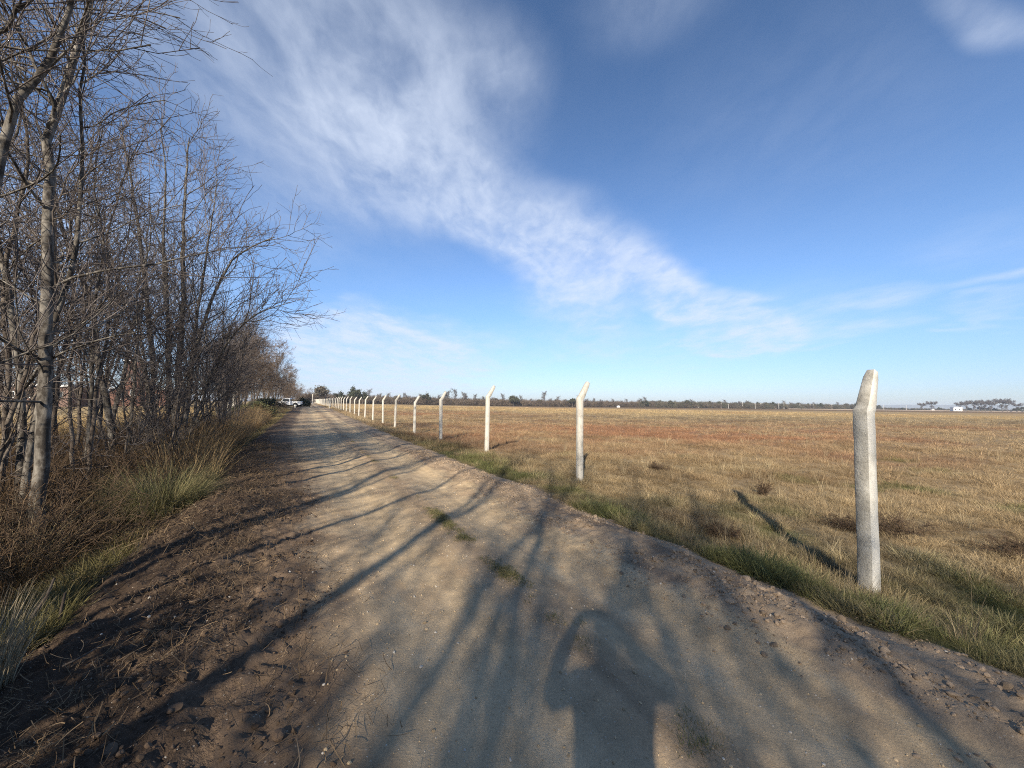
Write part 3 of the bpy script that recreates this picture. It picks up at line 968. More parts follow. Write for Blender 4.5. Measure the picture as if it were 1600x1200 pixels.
def build_posts():
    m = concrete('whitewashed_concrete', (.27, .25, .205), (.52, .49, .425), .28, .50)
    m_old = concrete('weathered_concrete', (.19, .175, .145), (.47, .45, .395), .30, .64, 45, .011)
    m_sunlit = concrete('sunlit_side_concrete', (.36, .345, .30), (.56, .54, .485), .28, .52)  # smoother side of the nearest post, colour lightened to stress its sunlit face

    def post_mesh(seed, worn):
        """square post with chamfered corners and a cranked head leaning towards local +x (the field)"""
        K, n = 26, 12
        ARM = rad(22) if seed == 0 else rad(31)
        hk, arm = 1.82, .44                       # knee height, arm length
        zs = np.concatenate([np.linspace(-.4, hk - .06, K - 8), [hk - .02, hk + .02]])
        cx = np.zeros(len(zs)); cz = zs.copy()
        au = np.linspace(.08, 1, 6) * arm
        cx = np.concatenate([cx, .02 + au * math.sin(ARM)]); cz = np.concatenate([cz, hk + .02 + au * math.cos(ARM)])
        tang = np.concatenate([np.zeros(len(zs) - 2), [.10, .32], np.full(6, ARM)])
        ring = []
        hw, hd, ch = .066, .062, .009
        for px_, py_ in ((hw, -hd + ch), (hw, 0), (hw, hd - ch), (hw - ch, hd), (0, hd), (-hw + ch, hd), (-hw, hd - ch), (-hw, 0), (-hw, -hd + ch), (-hw + ch, -hd), (0, -hd), (hw - ch, -hd)):
            ring.append((px_, py_))
        ring = np.array(ring)
        V = []
        for i in range(len(cz)):
            k = 1.0
            if i >= len(cz) - 6: k = 1 - (.058 if seed == 0 else .045) * (i - len(cz) + 7)
            if i == len(cz) - 1: k *= .80
            c, s_ = math.cos(tang[i]), math.sin(tang[i])
            r_ = ring * k
            V.append(np.stack([cx[i] + r_[:, 0] * c, r_[:, 1], cz[i] - r_[:, 0] * s_], 1))
        V = np.concatenate(V)
        nz = worn * np.stack([fbm(V[:, 2] * 3 + seed, V[:, 0] * 14 + V[:, 1] * 9, 401 + k + seed, 3) for k in range(3)], 1)
        V = V + nz * np.array([1, 1, .4])
        R = len(cz)
        i, j = np.meshgrid(np.arange(R - 1), np.arange(n), indexing='ij')
        a = (i * n + j).ravel(); b_ = (i * n + (j + 1) % n).ravel()
        Q = np.stack([a, b_, b_ + n, a + n], 1)
        top = np.arange(n)[None] + (R - 1) * n
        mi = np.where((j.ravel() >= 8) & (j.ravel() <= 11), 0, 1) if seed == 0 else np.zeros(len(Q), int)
        return make_mesh('concrete_post', V, [Q, top], [m_sunlit, m_old] if seed == 0 else [m, m], mat_idx=np.append(mi, 1 if seed == 0 else 0))
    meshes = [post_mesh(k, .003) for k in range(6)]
    names = ['second', 'third', 'fourth', 'fifth', 'sixth', 'seventh', 'eighth', 'ninth', 'tenth', 'eleventh', 'twelfth', 'thirteenth', 'fourteenth',
             'fifteenth', 'sixteenth', 'seventeenth', 'eighteenth', 'nineteenth', 'twentieth']
    r = random.Random(3)
    for n in range(46):
        s = 1.905 + 4.95 * n + (r.uniform(-.12, .12) if n > 3 else 0)
        x, y = st2xy(s, 5.40 + (r.uniform(-.04, .04) if n > 1 else 0))
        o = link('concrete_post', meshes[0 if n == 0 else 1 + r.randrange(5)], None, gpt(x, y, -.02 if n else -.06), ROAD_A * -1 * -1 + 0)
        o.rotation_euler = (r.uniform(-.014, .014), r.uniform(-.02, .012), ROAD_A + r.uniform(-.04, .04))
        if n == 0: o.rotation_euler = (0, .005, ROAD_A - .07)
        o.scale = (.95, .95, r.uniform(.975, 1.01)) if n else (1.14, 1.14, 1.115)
        if n == 0: lab = 'large weathered white concrete post standing closest to the camera in dry grass'
        elif n <= 19: lab = '%s white cranked concrete post of the field fence, counted from the large weathered one' % names[n - 1]
        else: lab = 'tiny far white cranked post crowding with others towards the end of the fence'
        tag(o, lab, 'fence post', 'white cranked concrete posts along the field')
    # the plain panels closing the far end of the row
    mb = MB()
    for k in range(3): mb.box((k * 1.35, 0, 1.1), (1.28, .14, 2.2))
    for k in range(4): mb.box((k * 1.35 - .675, 0, 1.15), (.20, .2, 2.3))
    x, y = st2xy(236, 4.6)
    o = mb.build('panel_wall', m, bevel=.02, loc=gpt(x, y), rz=.1)
    tag(o, 'short whitewashed panel wall closing the far end of the post row', 'wall')
    # low marker stakes beside the track
    for px_, Z, h in ((461, 67, .55), (515, 72, .75)):
        p = at(px_, 640, Z)
        st = MB(); st.box((0, 0, h / 2 - .1), (.12, .12, h + .2)); st.cyl((0, 0, h + .02), .06, .05, m=8, r2=.03)
        o = st.build('marker_stake', m, bevel=.01, loc=gpt(p.x, p.y))
        tag(o, 'short white stake at the track edge beside the white pickup' if px_ == 461 else 'short white stake on the grass verge in front of the far posts', 'stake')
    return m


M_CONC = build_posts()


# ------------------------------------------------------------------ bare trees
def resample(P, K):
    P = np.asarray(P, float)
    d = np.concatenate([[0], np.cumsum(np.linalg.norm(np.diff(P, axis=0), axis=1))])
    u = np.linspace(0, d[-1], K)
    Q = np.stack([np.interp(u, d, P[:, k]) for k in range(P.shape[1])], 1)
    for _ in range(2):
        Q[1:-1] = .25 * Q[:-2] + .5 * Q[1:-1] + .25 * Q[2:]
    return Q


def tubes(P, R, m):
    """P (B,K,3), R (B,K) -> verts, quads of m-sided tubes"""
    B, K, _ = P.shape
    T = np.gradient(P, axis=1)
    T /= np.linalg.norm(T, axis=2, keepdims=True) + 1e-9
    ref = np.where(np.abs(T[:, :1, 2:3]) > .8, np.array([1., 0, 0]), np.array([0, 0, 1.]))
    ref = np.broadcast_to(ref, T.shape)
    n1 = np.cross(T, ref); n1 /= np.linalg.norm(n1, axis=2, keepdims=True) + 1e-9
    n2 = np.cross(T, n1)
    a = np.arange(m) / m * 2 * np.pi
    V = P[:, :, None] + R[:, :, None, None] * (n1[:, :, None] * np.cos(a)[:, None] + n2[:, :, None] * np.sin(a)[:, None])
    b = (np.arange(B) * K * m)[:, None, None] + (np.arange(K - 1) * m)[None, :, None]
    j = np.arange(m)[None, None]
    q = np.stack([b + j, b + (j + 1) % m, b + (j + 1) % m + m, b + j + m], -1).reshape(-1, 4)
    return V.reshape(-1, 3), q


def children(P, R, n, u0, u1, ang, ang_sd, length, K, r, trop, kink, rmul, rmin, taper=.25, shape=.55, lenv=.45, up=0.0):
    """grow n side shoots on every branch of P"""
    B, Kp, _ = P.shape
    u = u0 + (u1 - u0) * (np.arange(n)[None] + r.uniform(.0, 1, (B, n))) / n
    f = u * (Kp - 1); i = np.minimum(f.astype(int), Kp - 2); w = (f - i)[..., None]
    bi = np.arange(B)[:, None]
    A, Bq = P[bi, i], P[bi, i + 1]
    pos = A * (1 - w) + Bq * w
    tan = Bq - A; tan /= np.linalg.norm(tan, axis=2, keepdims=True) + 1e-9
    rad_ = R[bi, i] * (1 - w[..., 0]) + R[bi, i + 1] * w[..., 0]
    pos = pos.reshape(-1, 3); tan = tan.reshape(-1, 3); rad_ = rad_.ravel(); uu = u.ravel()
    M = len(pos)
    rv = r.normal(0, 1, (M, 3)); pr = rv - (rv * tan).sum(1, keepdims=True) * tan
    pr[:, 2] += up
    pr -= (pr * tan).sum(1, keepdims=True) * tan
    pr /= np.linalg.norm(pr, axis=1, keepdims=True) + 1e-9
    a = np.clip(r.normal(ang, ang_sd, M), .15, 1.9)[:, None]
    d = tan * np.cos(a) + pr * np.sin(a)
    L_ = length * (1 - shape * uu) * r.uniform(1 - lenv, 1 + lenv, M)
    C_ = np.zeros((M, K, 3)); C_[:, 0] = pos
    st = (L_ / (K - 1))[:, None]
    for k in range(1, K):
        d = d + r.normal(0, kink, (M, 3)); d[:, 2] += trop
        d /= np.linalg.norm(d, axis=1, keepdims=True)
        C_[:, k] = C_[:, k - 1] + d * st
    r0 = np.clip(np.minimum(rad_ * .85, rmul * L_), rmin, None)
    Rr = r0[:, None] * (1 - (1 - taper) * np.linspace(0, 1, K)[None])
    return C_, np.maximum(Rr, rmin * .75)


def tree_meshes(stems, seed, L1=(26, .12, .97), len1=2.6, ang1=.95, n2=9, n3=5, n4=0, rmin=.0032, up1=.05, len2=1.35, sides=8, mats=None, ks=(9, 6, 5, 4), trunk_mats=None):
    """stems: list of (points, r0, r1). returns (trunk mesh, crown mesh)"""
    r = np.random.default_rng(seed)
    K = 22
    P = np.stack([resample(s[0], K) for s in stems])
    P[:, 1:-1, :2] += r.normal(0, .012, (len(stems), K - 2, 2))
    R = np.stack([s[2] + (s[1] - s[2]) * (1 - np.linspace(0, 1, K)) ** .85 for s in stems])
    R[:, 0] *= 1.35; R[:, 1] *= 1.12
    V0, Q0 = tubes(P, R, sides)
    A, RA = children(P, R, L1[0], L1[1], L1[2], ang1, .22, len1, ks[0], r, up1, .11, .0080, .0085, shape=.6)
    V1, Q1 = tubes(A, RA, 5)
    trunk = make_mesh('trunk', np.concatenate([V0, V1]), [np.concatenate([Q0, Q1 + len(V0)])], [trunk_mats or M_BARK], smooth=True)
    B_, RB = children(A, RA, n2, .12, 1.0, .72, .2, len2, ks[1] + 1, r, .05, .12, .0062, rmin * 1.7, shape=.45, taper=.45)
    V2, Q2 = tubes(B_, RB, 3)
    D, RD = children(B_, RB, n3, .15, 1.0, .75, .25, len2 * .36, ks[2], r, .04, .15, .008, rmin * 1.1, shape=.4, taper=.5)
    V3, Q3 = tubes(D, RD, 3)
    VV, QQ = [V2, V3], [Q2, Q3 + len(V2)]
    if n4:
        E, RE = children(D, RD, n4, .2, 1.0, .8, .3, len2 * .20, ks[3], r, .03, .2, .006, rmin * .8, shape=.3)
        V4, Q4 = tubes(E, RE, 3)
        VV.append(V4); QQ.append(Q4 + len(V2) + len(V3))
    crown = make_mesh('crown', np.concatenate(VV), [np.concatenate(QQ)], [mats or M_TWIG])
    return trunk, crown


def put_tree(name, meshes, label, loc, rz=0.0, scale=1.0, group=None, cat='tree'):
    t = thing(name, label, cat, loc, rz, group, scale)
    link('trunk', meshes[0], t); link('crown', meshes[1], t)
    return t


def stem_from_pixels(pix, base):
    """stem through directions seen in the photograph, at the tree's own distances; local to base"""
    b = Vector(base)
    return [tuple(at(px_, py_, Z) - b) for px_, py_, Z in pix]


def generic_stems(seed, h, nst=1, spread=.25, r0=.085, wob=.28):
    r = np.random.default_rng(seed)
    out = []
    for k in range(nst):
        a = r.uniform(0, 2 * np.pi) if nst == 1 else (k + r.uniform(-.3, .3)) / nst * 2 * np.pi
        hh = h * (r.uniform(.7, 1) if k else 1)
        lean = spread * r.uniform(.4, 1.2)
        pts = []
        for i, u in enumerate(np.linspace(0, 1, 7)):
            q = lean * hh * u ** 1.2
            pts.append((math.cos(a) * (q + .10 * (nst > 1)) + r.normal(0, wob) * u, math.sin(a) * (q + .10 * (nst > 1)) + r.normal(0, wob) * u, hh * u - .15 * (i == 0)))
        rk = r0 * r.uniform(.65, 1.0) if k else r0
        out.append((pts, rk, rk * .16))
    return out


def build_trees():
    g_row = 'bare trees along the left side of the track'
    # the tall pale tree closest to the camera
    Z = 4.7
    base = gst(6.75, -2.75)
    Z = base[1]
    kx = base[0] / ((72 - 800) / F_PX)         # keep the trunk over its base
    st1 = stem_from_pixels([(66, 800, Z), (66, 700, Z), (70, 600, Z), (73, 480, Z), (76, 400, Z + .05), (76, 300, Z + .1), (73, 215, Z + .15), (98, 150, Z + .2), (116, 90, Z + .25), (130, 30, Z + .3), (150, -30, Z + .35), (176, -110, Z + .4)], base)
    st1[0] = (st1[1][0], st1[1][1], -.15)
    st1b = stem_from_pixels([(34, 790, Z + .5), (36, 640, Z + .5), (28, 560, Z + .5), (10, 430, Z + .4), (-20, 300, Z + .5), (-60, 150, Z + .6), (-80, 20, Z + .6)], base)
    st1c = stem_from_pixels([(73, 215, Z + .15), (88, 170, Z), (60, 110, Z - .2), (30, 50, Z - .3), (12, -40, Z - .4)], base)
    t1 = tree_meshes([(st1, .070, .026), (st1b, .045, .012), (st1c, .022, .008)], 1, L1=(21, .20, .98), len1=2.5, ang1=1.1, up1=.02, n2=8, n3=4)
    put_tree('bare_tree', t1, 'tallest bare tree, with a kinked pale grey trunk reaching out of the picture', base, group=g_row)
    # the leaning dark tree at the very edge of the picture
    base = gst(6.3, -3.9)
    Z = base[1]
    st = stem_from_pixels([(-30, 780, Z), (-20, 600, Z), (-30, 400, Z), (0, 235, Z), (30, 150, Z), (66, 118, Z), (100, 40, Z), (130, -60, Z)], base)
    st2 = stem_from_pixels([(0, 235, Z), (-20, 120, Z), (10, 35, Z - .3), (60, -20, Z - .4)], base)
    te = tree_meshes([(st, .065, .016), (st2, .03, .01)], 2, L1=(12, .2, .98), len1=1.9, ang1=.95, n2=7, n3=4, up1=.03)
    put_tree('bare_tree', te, 'dark leaning bare tree at the picture edge beside the tall pale trunk', base, group=g_row)
    # the many-stemmed clump
    base = gst(14.6, -3.45)
    Z = base[1]
    S = []
    for pts, r0 in (
        ([(236, 720), (238, 640), (240, 560), (230, 480), (222, 400), (208, 300), (196, 230), (190, 190)], .085),
        ([(270, 725), (276, 640), (280, 560), (288, 470), (286, 380), (290, 280), (296, 215)], .095),
        ([(284, 725), (294, 640), (300, 560), (330, 470), (352, 415), (380, 390), (430, 370)], .075),
        ([(258, 725), (262, 640), (262, 560), (262, 460), (254, 360), (262, 260), (250, 200)], .065),
        ([(288, 725), (310, 640), (340, 560), (372, 510), (410, 485), (462, 470)], .05),
        ([(280, 725), (290, 640), (302, 540), (318, 430), (332, 340), (340, 280)], .06),
        ([(248, 725), (240, 660), (220, 560), (196, 480), (170, 400), (160, 330)], .05)):
        k = len(S)
        zz = Z + RNG.uniform(-.6, .6)
        q = stem_from_pixels([(a, b, Z + (zz - Z) * i / len(pts)) for i, (a, b) in enumerate(pts)], base)
        q[0] = (q[0][0] * .6, q[0][1] * .6, -.15)
        S.append((q, r0, r0 * .15))
    t2 = tree_meshes(S, 3, L1=(18, .10, .98), len1=2.6, ang1=.72, n2=8, n3=4, up1=.08, rmin=.0046)
    put_tree('bare_tree', t2, 'broad bare clump of many stems fanning out over the roadside thicket', base, group=g_row)
    # kinds reused along the row
    kinds = [
        tree_meshes(generic_stems(11, 8.6), 11, L1=(24, .24, .97), len1=2.5, n2=8, n3=4),
        tree_meshes(generic_stems(12, 7.2, 3, .22, .07), 12, L1=(14, .22, .97), len1=2.2, ang1=.8, n2=8, n3=4),
        tree_meshes(generic_stems(13, 9.4, 1, .12, .10), 13, L1=(24, .24, .97), len1=2.8, ang1=1.0, n2=8, n3=4),
        tree_meshes(generic_stems(14, 6.4, 4, .28, .06), 14, L1=(13, .18, .97), len1=1.9, ang1=.75, n2=8, n3=4, trunk_mats=M_BARK2),
        tree_meshes(generic_stems(15, 4.6, 3, .22, .032, .15), 15, L1=(14, .08, .97), len1=1.3, ang1=.8, n2=7, n3=4, len2=.7, trunk_mats=M_BARK2),
    ]
    kinds.append(tree_meshes(generic_stems(16, 7.4, 1, .07, .042, .16), 16, L1=(15, .42, .98), len1=1.5, ang1=.8, n2=6, n3=4, len2=.9))
    kinds.append(tree_meshes(generic_stems(17, 6.8, 2, .09, .036, .12), 17, L1=(11, .40, .98), len1=1.4, ang1=.8, n2=6, n3=4, len2=.9, trunk_mats=M_BARK2))
    shade = [
        tree_meshes(generic_stems(61, 8.8, 2, .16, .10), 61, L1=(13, .3, .97), len1=2.4, n2=6, n3=3),
        tree_meshes(generic_stems(62, 7.6, 3, .24, .085), 62, L1=(12, .2, .97), len1=2.3, ang1=.8, n2=6, n3=3),
        tree_meshes(generic_stems(63, 8.2, 5, .20, .06), 63, L1=(12, .2, .97), len1=2.2, ang1=.7, n2=6, n3=4, rmin=.004),
    ]
    dense = [
        tree_meshes(generic_stems(21, 8.2, 4, .26, .10), 21, L1=(15, .15, .98), len1=2.8, ang1=.85, n2=8, n3=6, n4=2, rmin=.008, len2=1.2, mats=M_TWIGB, trunk_mats=M_BARK2),
        tree_meshes(generic_stems(22, 7.6, 3, .30, .10), 22, L1=(18, .12, .98), len1=2.7, ang1=.9, n2=8, n3=6, n4=2, rmin=.008, len2=1.2, mats=M_TWIGB, trunk_mats=M_BARK2),
    ]
    r = random.Random(11)
    used = {}

    def place(kind, s, t, sc, label, group, table=kinds, rz=None):
        key = (id(table), kind)
        loc = gst(s, t, -.03)
        rz = r.uniform(0, 6.28) if rz is None else rz
        if key not in used:
            used[key] = put_tree('bare_tree', table[kind], label, loc, rz, sc, group)
            return used[key]
        return copy_thing(used[key], loc, rz, sc, label, group=group)
    slim = 'slim grey bare tree between the tall pale trunk and the many-stemmed clump'
    for k, s, t, sc in ((0, 9.6, -4.4, .95), (4, 10.3, -3.1, 1.0), (4, 7.6, -3.6, 1.0), (0, 11.6, -3.6, .85), (4, 12.4, -3.0, 1.0), (2, 12.8, -5.0, .85), (4, 11.2, -2.8, .8), (5, 7.3, -3.1, 1.0), (6, 7.9, -3.5, 1.0), (5, 8.4, -4.1, .95), (6, 9.0, -3.2, .95), (5, 9.9, -3.5, .9), (6, 10.6, -4.3, 1.05), (5, 11.0, -3.2, .85), (6, 11.9, -4.3, .95), (5, 12.7, -3.4, .9), (6, 13.4, -4.6, 1.0), (5, 8.8, -5.6, 1.1), (6, 10.2, -6.0, 1.1), (5, 12.0, -5.8, 1.05)):
        place(k, s, t, sc, slim, g_row)
    far_l = 'bare tree deep in the plot behind the roadside thicket on the left'
    for k, s, t, sc in ((1, 10.5, -7.5, 1.0), (3, 13, -8.5, 1.0), (0, 15, -7.0, .9), (3, 18, -9, 1.05), (1, 8.4, -9, 1.1), (2, 20, -6.5, .85), (3, 24, -8.5, 1.1), (3, 6.5, -7.0, .9), (2, 9.0, -12, 1.0), (3, 16.5, -11.5, 1.1), (1, 20, -12, 1.0), (3, 27, -12, 1.2), (3, 14.2, -6.2, .8)):
        place(k, s, t, sc, far_l, 'bare trees standing back from the track')
    mid = 'bare tree of the row past the many-stemmed clump, before the green bush'
    for k, s, t, sc in ((2, 17.5, -3.9, .85), (3, 19.5, -3.2, .95), (0, 22, -4.3, .85), (1, 24.5, -3.6, .9), (3, 28, -4.6, 1.0), (1, 33, -5.2, .95), (0, 40, -5.2, .85), (4, 17.4, -2.7, .9), (4, 23, -3.0, 1.0)):
        place(k, s, t, sc, mid, g_row)
    den = 'dense brown twiggy tree crowding over the white pickup and green bush'
    for k, s, t, sc in ((0, 46, -7.0, .95), (1, 52, -6.2, 1.05), (0, 59, -7.6, 1.2), (1, 66, -8.6, 1.4), (0, 76, -9.5, 1.55), (1, 84, -8.2, 1.6), (0, 92, -7.0, 1.5)):
        place(k, s, t, sc, den, 'dense brown trees around the pickup', dense)
    end = 'brown leafless tree beside the track beyond the white pickup'
    for k, s, t, sc in ((1, 104, -6.0, 1.5), (0, 120, -5.5, 1.2), (1, 134, -6, 1.2), (0, 146, -5.2, 1.1), (1, 160, -4.5, 1.0), (0, 178, -3, .9), (0, 230, -3, 1.1), (1, 236, 1, 1.0)):
        place(k, s, t, sc, end, 'brown trees along the end of the track', dense)
    # trees behind the camera: they throw the long shadows over the track
    bh = 'bare roadside tree standing behind the photographer'
    for k, s, t, sc in ((1, 1.0, -4.4, .95), (0, -1.6, -4.2, 1.0), (1, -3.6, -3.4, .95), (0, -5.9, -3.7, 1.0), (1, -8.4, -4.4, 1.0), (0, -10.8, -3.5, 1.05), (1, -14, -4.0, 1.05), (0, -18, -4.4, 1.1), (0, -.2, -6.0, 1.0), (2, -5.4, -5.0, 1.0), (1, -6.3, -4.6, .95), (2, -7.4, -5.8, 1.05), (2, -9.6, -3.6, 1.0), (2, -13, -3.4, 1.05), (0, -16.2, -5.6, 1.1), (2, -20.5, -3.8, 1.1), (1, -24, -4.4, 1.15), (1, -4.6, -5.6, 1.05), (0, -7.2, -2.9, .9), (1, -12.2, -5.4, 1.0)):
        place(k, s, t, sc, bh, 'roadside trees behind the photographer', shade)
    return kinds, dense


KINDS, DENSE = build_trees()


# ------------------------------------------------------------------ bushes and single plants
def tinted_tuft(name, n, h, w, spread, lean, seed, tint, mat, curve=.9, K=6):
    me = blades(n, h, w, spread, lean, seed, curve, K, hvar=.55)
    me.materials.clear(); me.materials.append(mat)
    r = np.random.default_rng(seed + 5)
    nv = len(me.vertices)
    per = np.repeat(r.uniform(0, 1, n), K * 2)
    tv = np.ones((nv, 4), np.float32)
    tv[:, :3] = lerp(np.broadcast_to(np.array(tint[0]), (nv, 3)), np.array(tint[1]), per)
    me.attributes.new('tint', 'FLOAT_COLOR', 'POINT').data.foreach_set('color', tv.ravel())
    return me


M_TUSS = blade_mat('tussock_blade', .25, .75, inst=False)
M_BUSH = blade_mat('bush_leaf', .2, .8, inst=False)


def build_plants():
    gr, st = (.07, .088, .034), (.30, .245, .13)
    me = tinted_tuft('grass_tussock', 4200, 1.1, .006, .42, .36, 1, (gr, st), M_TUSS, curve=1.35)
    o = link('grass_tussock', me, None, gst(7.6, -1.80), 0, .86)
    tag(o, 'big rounded green and straw coloured grass tussock at the foot of the many-stemmed clump', 'tussock')
    me = tinted_tuft('tall_dry_grass', 420, 1.0, .007, .16, .12, 2, ((.22, .18, .12), (.40, .33, .22)), M_TUSS, curve=.4)
    p = at(2, 1070, 2.22)
    o = link('tall_dry_grass', me, None, gpt(p.x - .10, p.y), 0, .62)
    tag(o, 'upright clump of pale dead grass at the picture edge in the shade', 'grass clump')
    me = tinted_tuft('tall_dry_grass', 260, 1.2, .006, .22, .3, 3, ((.24, .19, .11), (.42, .33, .18)), M_TUSS, curve=.8)
    p = at(20, 850, 4.0)
    o = link('tall_dry_grass', me, None, gpt(p.x, p.y), 0, .9)
    tag(o, 'loose tall straw coloured grass drooping under the tall pale tree', 'grass clump')
    # dead brush behind the first post
    def dead_bush(seed, h):
        r = np.random.default_rng(seed)
        B, K = 40, 6
        az = r.uniform(0, 2 * np.pi, B); P = np.zeros((B, K, 3))
        d = np.stack([np.cos(az), np.sin(az), r.uniform(.25, 1.3, B)], 1); d /= np.linalg.norm(d, axis=1)[:, None]
        P[:, 0] = r.normal(0, .05, (B, 3)) * (1, 1, 0)
        for k in range(1, K):
            d = d + r.normal(0, .22, d.shape); d[:, 2] -= .05; d /= np.linalg.norm(d, axis=1)[:, None]
            P[:, k] = P[:, k - 1] + d * h / (K - 1) * r.uniform(.6, 1.2, (B, 1))
        R = np.full((B, K), .0065 if h > 1 else .004) * np.linspace(1, .5, K)
        V0, Q0 = tubes(P, R, 3)
        A, RA = children(P, R, 9, .15, 1, .8, .3, h * .35, 4, r, .02, .25, .01, .0026)
        V1, Q1 = tubes(A, RA, 3)
        A2, RA2 = children(A, RA, 5, .15, 1, .8, .3, h * .13, 3, r, .02, .25, .01, .0024)
        V2, Q2 = tubes(A2, RA2, 3)
        return make_mesh('dead_bush', np.concatenate([V0, V1, V2]), [np.concatenate([Q0, Q1 + len(V0), Q2 + len(V0) + len(V1)])], [M_DEAD])
    M_DEAD = simple_mat('dead_stems', (.105, .07, .042), .9, scale=5, var=.35)
    p = at(1395, 800, 6.2)
    o = link('dead_bush', dead_bush(1, .55), None, gpt(p.x, p.y), 0, (1.15, 1, .75))
    tag(o, 'sprawling dark dead bush just behind the large weathered post', 'bush')
    p = at(1325, 795, 6.4)
    o = link('dead_bush', dead_bush(2, .4), None, gpt(p.x, p.y), 0, (1.1, 1, .7))
    tag(o, 'small dark dead bush peeping out on the track side of the large weathered post', 'bush')
    p = at(1193, 752, 8.4)
    o = link('dead_bush', dead_bush(3, .4), None, gpt(p.x, p.y), 0, (.5, .5, 1.1))
    tag(o, 'upright rust brown dead weed in the field between the first two posts', 'weed')
    p = at(1130, 800, 5.9)
    o = link('dead_bush', dead_bush(4, .35), None, gpt(p.x, p.y), 0, (.8, .8, .8))
    tag(o, 'low dark brush in the field grass left of the upright rust brown weed', 'bush')
    p = at(1590, 840, 5.2)
    o = link('dead_bush', dead_bush(5, .45), None, gpt(p.x, p.y), 0, (1, 1, .8))
    tag(o, 'dark dead bush in the grass at the picture edge beyond the large post', 'bush')
    p = at(1030, 725, 10.5)
    o = link('dead_bush', dead_bush(6, .4), None, gpt(p.x, p.y), 0, (1.1, 1, .6))
    tag(o, 'low grey brown brush in the field behind the second post', 'bush')

    # evergreen bush before the pickup and the dark ones around it
    def bush(name, px_, Z, R, n, seed, tint, label, size=.22, cat='bush', lobes=16):
        me = leaf_mesh(name, n, size, R, lobes, seed, M_BUSH, tint=tint)
        p = at(px_, 640, Z)
        o = link(name, me, None, gpt(p.x, p.y, -.1))
        return tag(o, label, cat)
    bush('green_bush', 396, 36, (2.2, 2.0, 1.1), 9000, 1, (.085, .088, .042), 'wide grey green bush spreading in front of the white pickup', .17)
    bush('dark_bush', 414, 60, (2.0, 1.6, 1.5), 5000, 2, (.05, .055, .032), 'dark bush tucked in front of the nose of the white pickup', .2)
    bush('dark_bush', 474, 88, (1.7, 1.7, 1.9), 5000, 3, (.032, .040, .024), 'round dark evergreen bush just past the tail of the white pickup', .2)
    # brambles: reddish and straw coloured weeds in front of the bush
    M_WEED = M_TUSS
    weeds = [tinted_tuft('dry_weed', 300, 1.5, .012, .55, .22, 30 + k, (((.20, .125, .065), (.34, .22, .115)) if k % 2 else ((.17, .12, .07), (.36, .26, .13))), M_WEED, curve=.6) for k in range(4)]
    r = random.Random(8)
    root = None
    for k in range(44):
        s = 10 + 26 * (k / 43.0) + r.uniform(-.4, .4)
        t = -2.35 - .035 * (s - 10) + r.uniform(-.55, .35)
        o = link('dry_weed', weeds[k % 4], None, gst(s, t), r.uniform(0, 6), r.uniform(.6, 1.05))
        tag(o, 'bushy reddish brown dry weed of the thicket edging the track', 'weed', 'dry weeds edging the track')
    brs = [dead_bush(20 + k, 1.1) for k in range(3)]
    for k in range(40):
        s = 3.6 + 14 * (k / 39.0) + r.uniform(-.4, .4)
        t = -2.75 + r.uniform(-1.8, .45)
        o = link('bramble', brs[k % 3], None, gst(s, t), r.uniform(0, 6), (r.uniform(.8, 1.2), r.uniform(.8, 1.2), r.uniform(.8, 1.3)))
        tag(o, 'tangled leafless bramble under the bare roadside trees', 'bramble', 'brambles under the roadside trees')
    # brush shading the verge behind the camera
    for k in range(12):
        o = link('bramble', brs[k % 3], None, gst(1.6 - k * .8, -2.7 + r.uniform(-.4, .3)), r.uniform(0, 6), r.uniform(1.2, 1.7))
        tag(o, 'tangled leafless bramble on the bank behind the photographer', 'bramble', 'brambles behind the photographer')
    for k, (s, t, R) in enumerate(((3.0, -6.4, (1.2, 1.2, 2.2)), (2.2, -7.8, (1.4, 1.3, 2.4)), (4.3, -7.6, (1.2, 1.2, 2.2)), (1.0, -3.3, (1.1, 1.0, 1.7)), (-.5, -3.2, (1.2, 1.0, 1.75)), (-1.9, -3.4, (1.2, 1.1, 1.5)), (.3, -4.7, (1.2, 1.2, 2.0)), (-1.4, -5.0, (1.3, 1.2, 1.9)), (-3.6, -3.6, (1.3, 1.1, 1.3)))):
        me = leaf_mesh('thicket_bush', 4200, .13, R, 14, 80 + k, M_BUSH, tint=(.07, .075, .04))
        o = link('thicket_bush', me, None, gst(s, t, -.1))
        tag(o, 'dense leafy bush on the bank behind the photographer', 'bush', 'bushes behind the photographer')
    # sticks
    def stick(pts, r0, label, name='fallen_stick'):
        P = np.array(pts)[None]
        K = P.shape[1]
        V, Q = tubes(P, np.linspace(r0, r0 * .5, K)[None], 6)
        o = link(name, make_mesh(name, V, [Q], [M_BARK2], smooth=True))
        tag(o, label, 'stick')
    def g2(px_, Z, dz): p = at(px_, 700, Z); return (p.x, p.y, float(ground_z(p.x, p.y)) + dz)
    stick([g2(486, 1.62, .0), g2(484, 1.63, .08), g2(488, 1.64, .15), g2(482, 1.66, .21)], .005, 'thin dark twig stuck upright in the track near the picture bottom')
    stick([g2(122, 2.28, .05), g2(150, 2.33, .07), g2(180, 2.5, .04)], .007, 'pale broken stick lying on the dark spoil heap')
    stick([g2(60, 2.9, .0), g2(72, 2.92, .12), g2(90, 2.95, .22), g2(100, 2.97, .34)], .014, 'stubby broken sapling stem leaning out of the green verge', 'broken_stem')
    stick([g2(112, 2.95, .0), g2(114, 2.95, .1), g2(118, 2.96, .22)], .013, 'short cut sapling stem upright in the green verge', 'broken_stem')


build_plants()


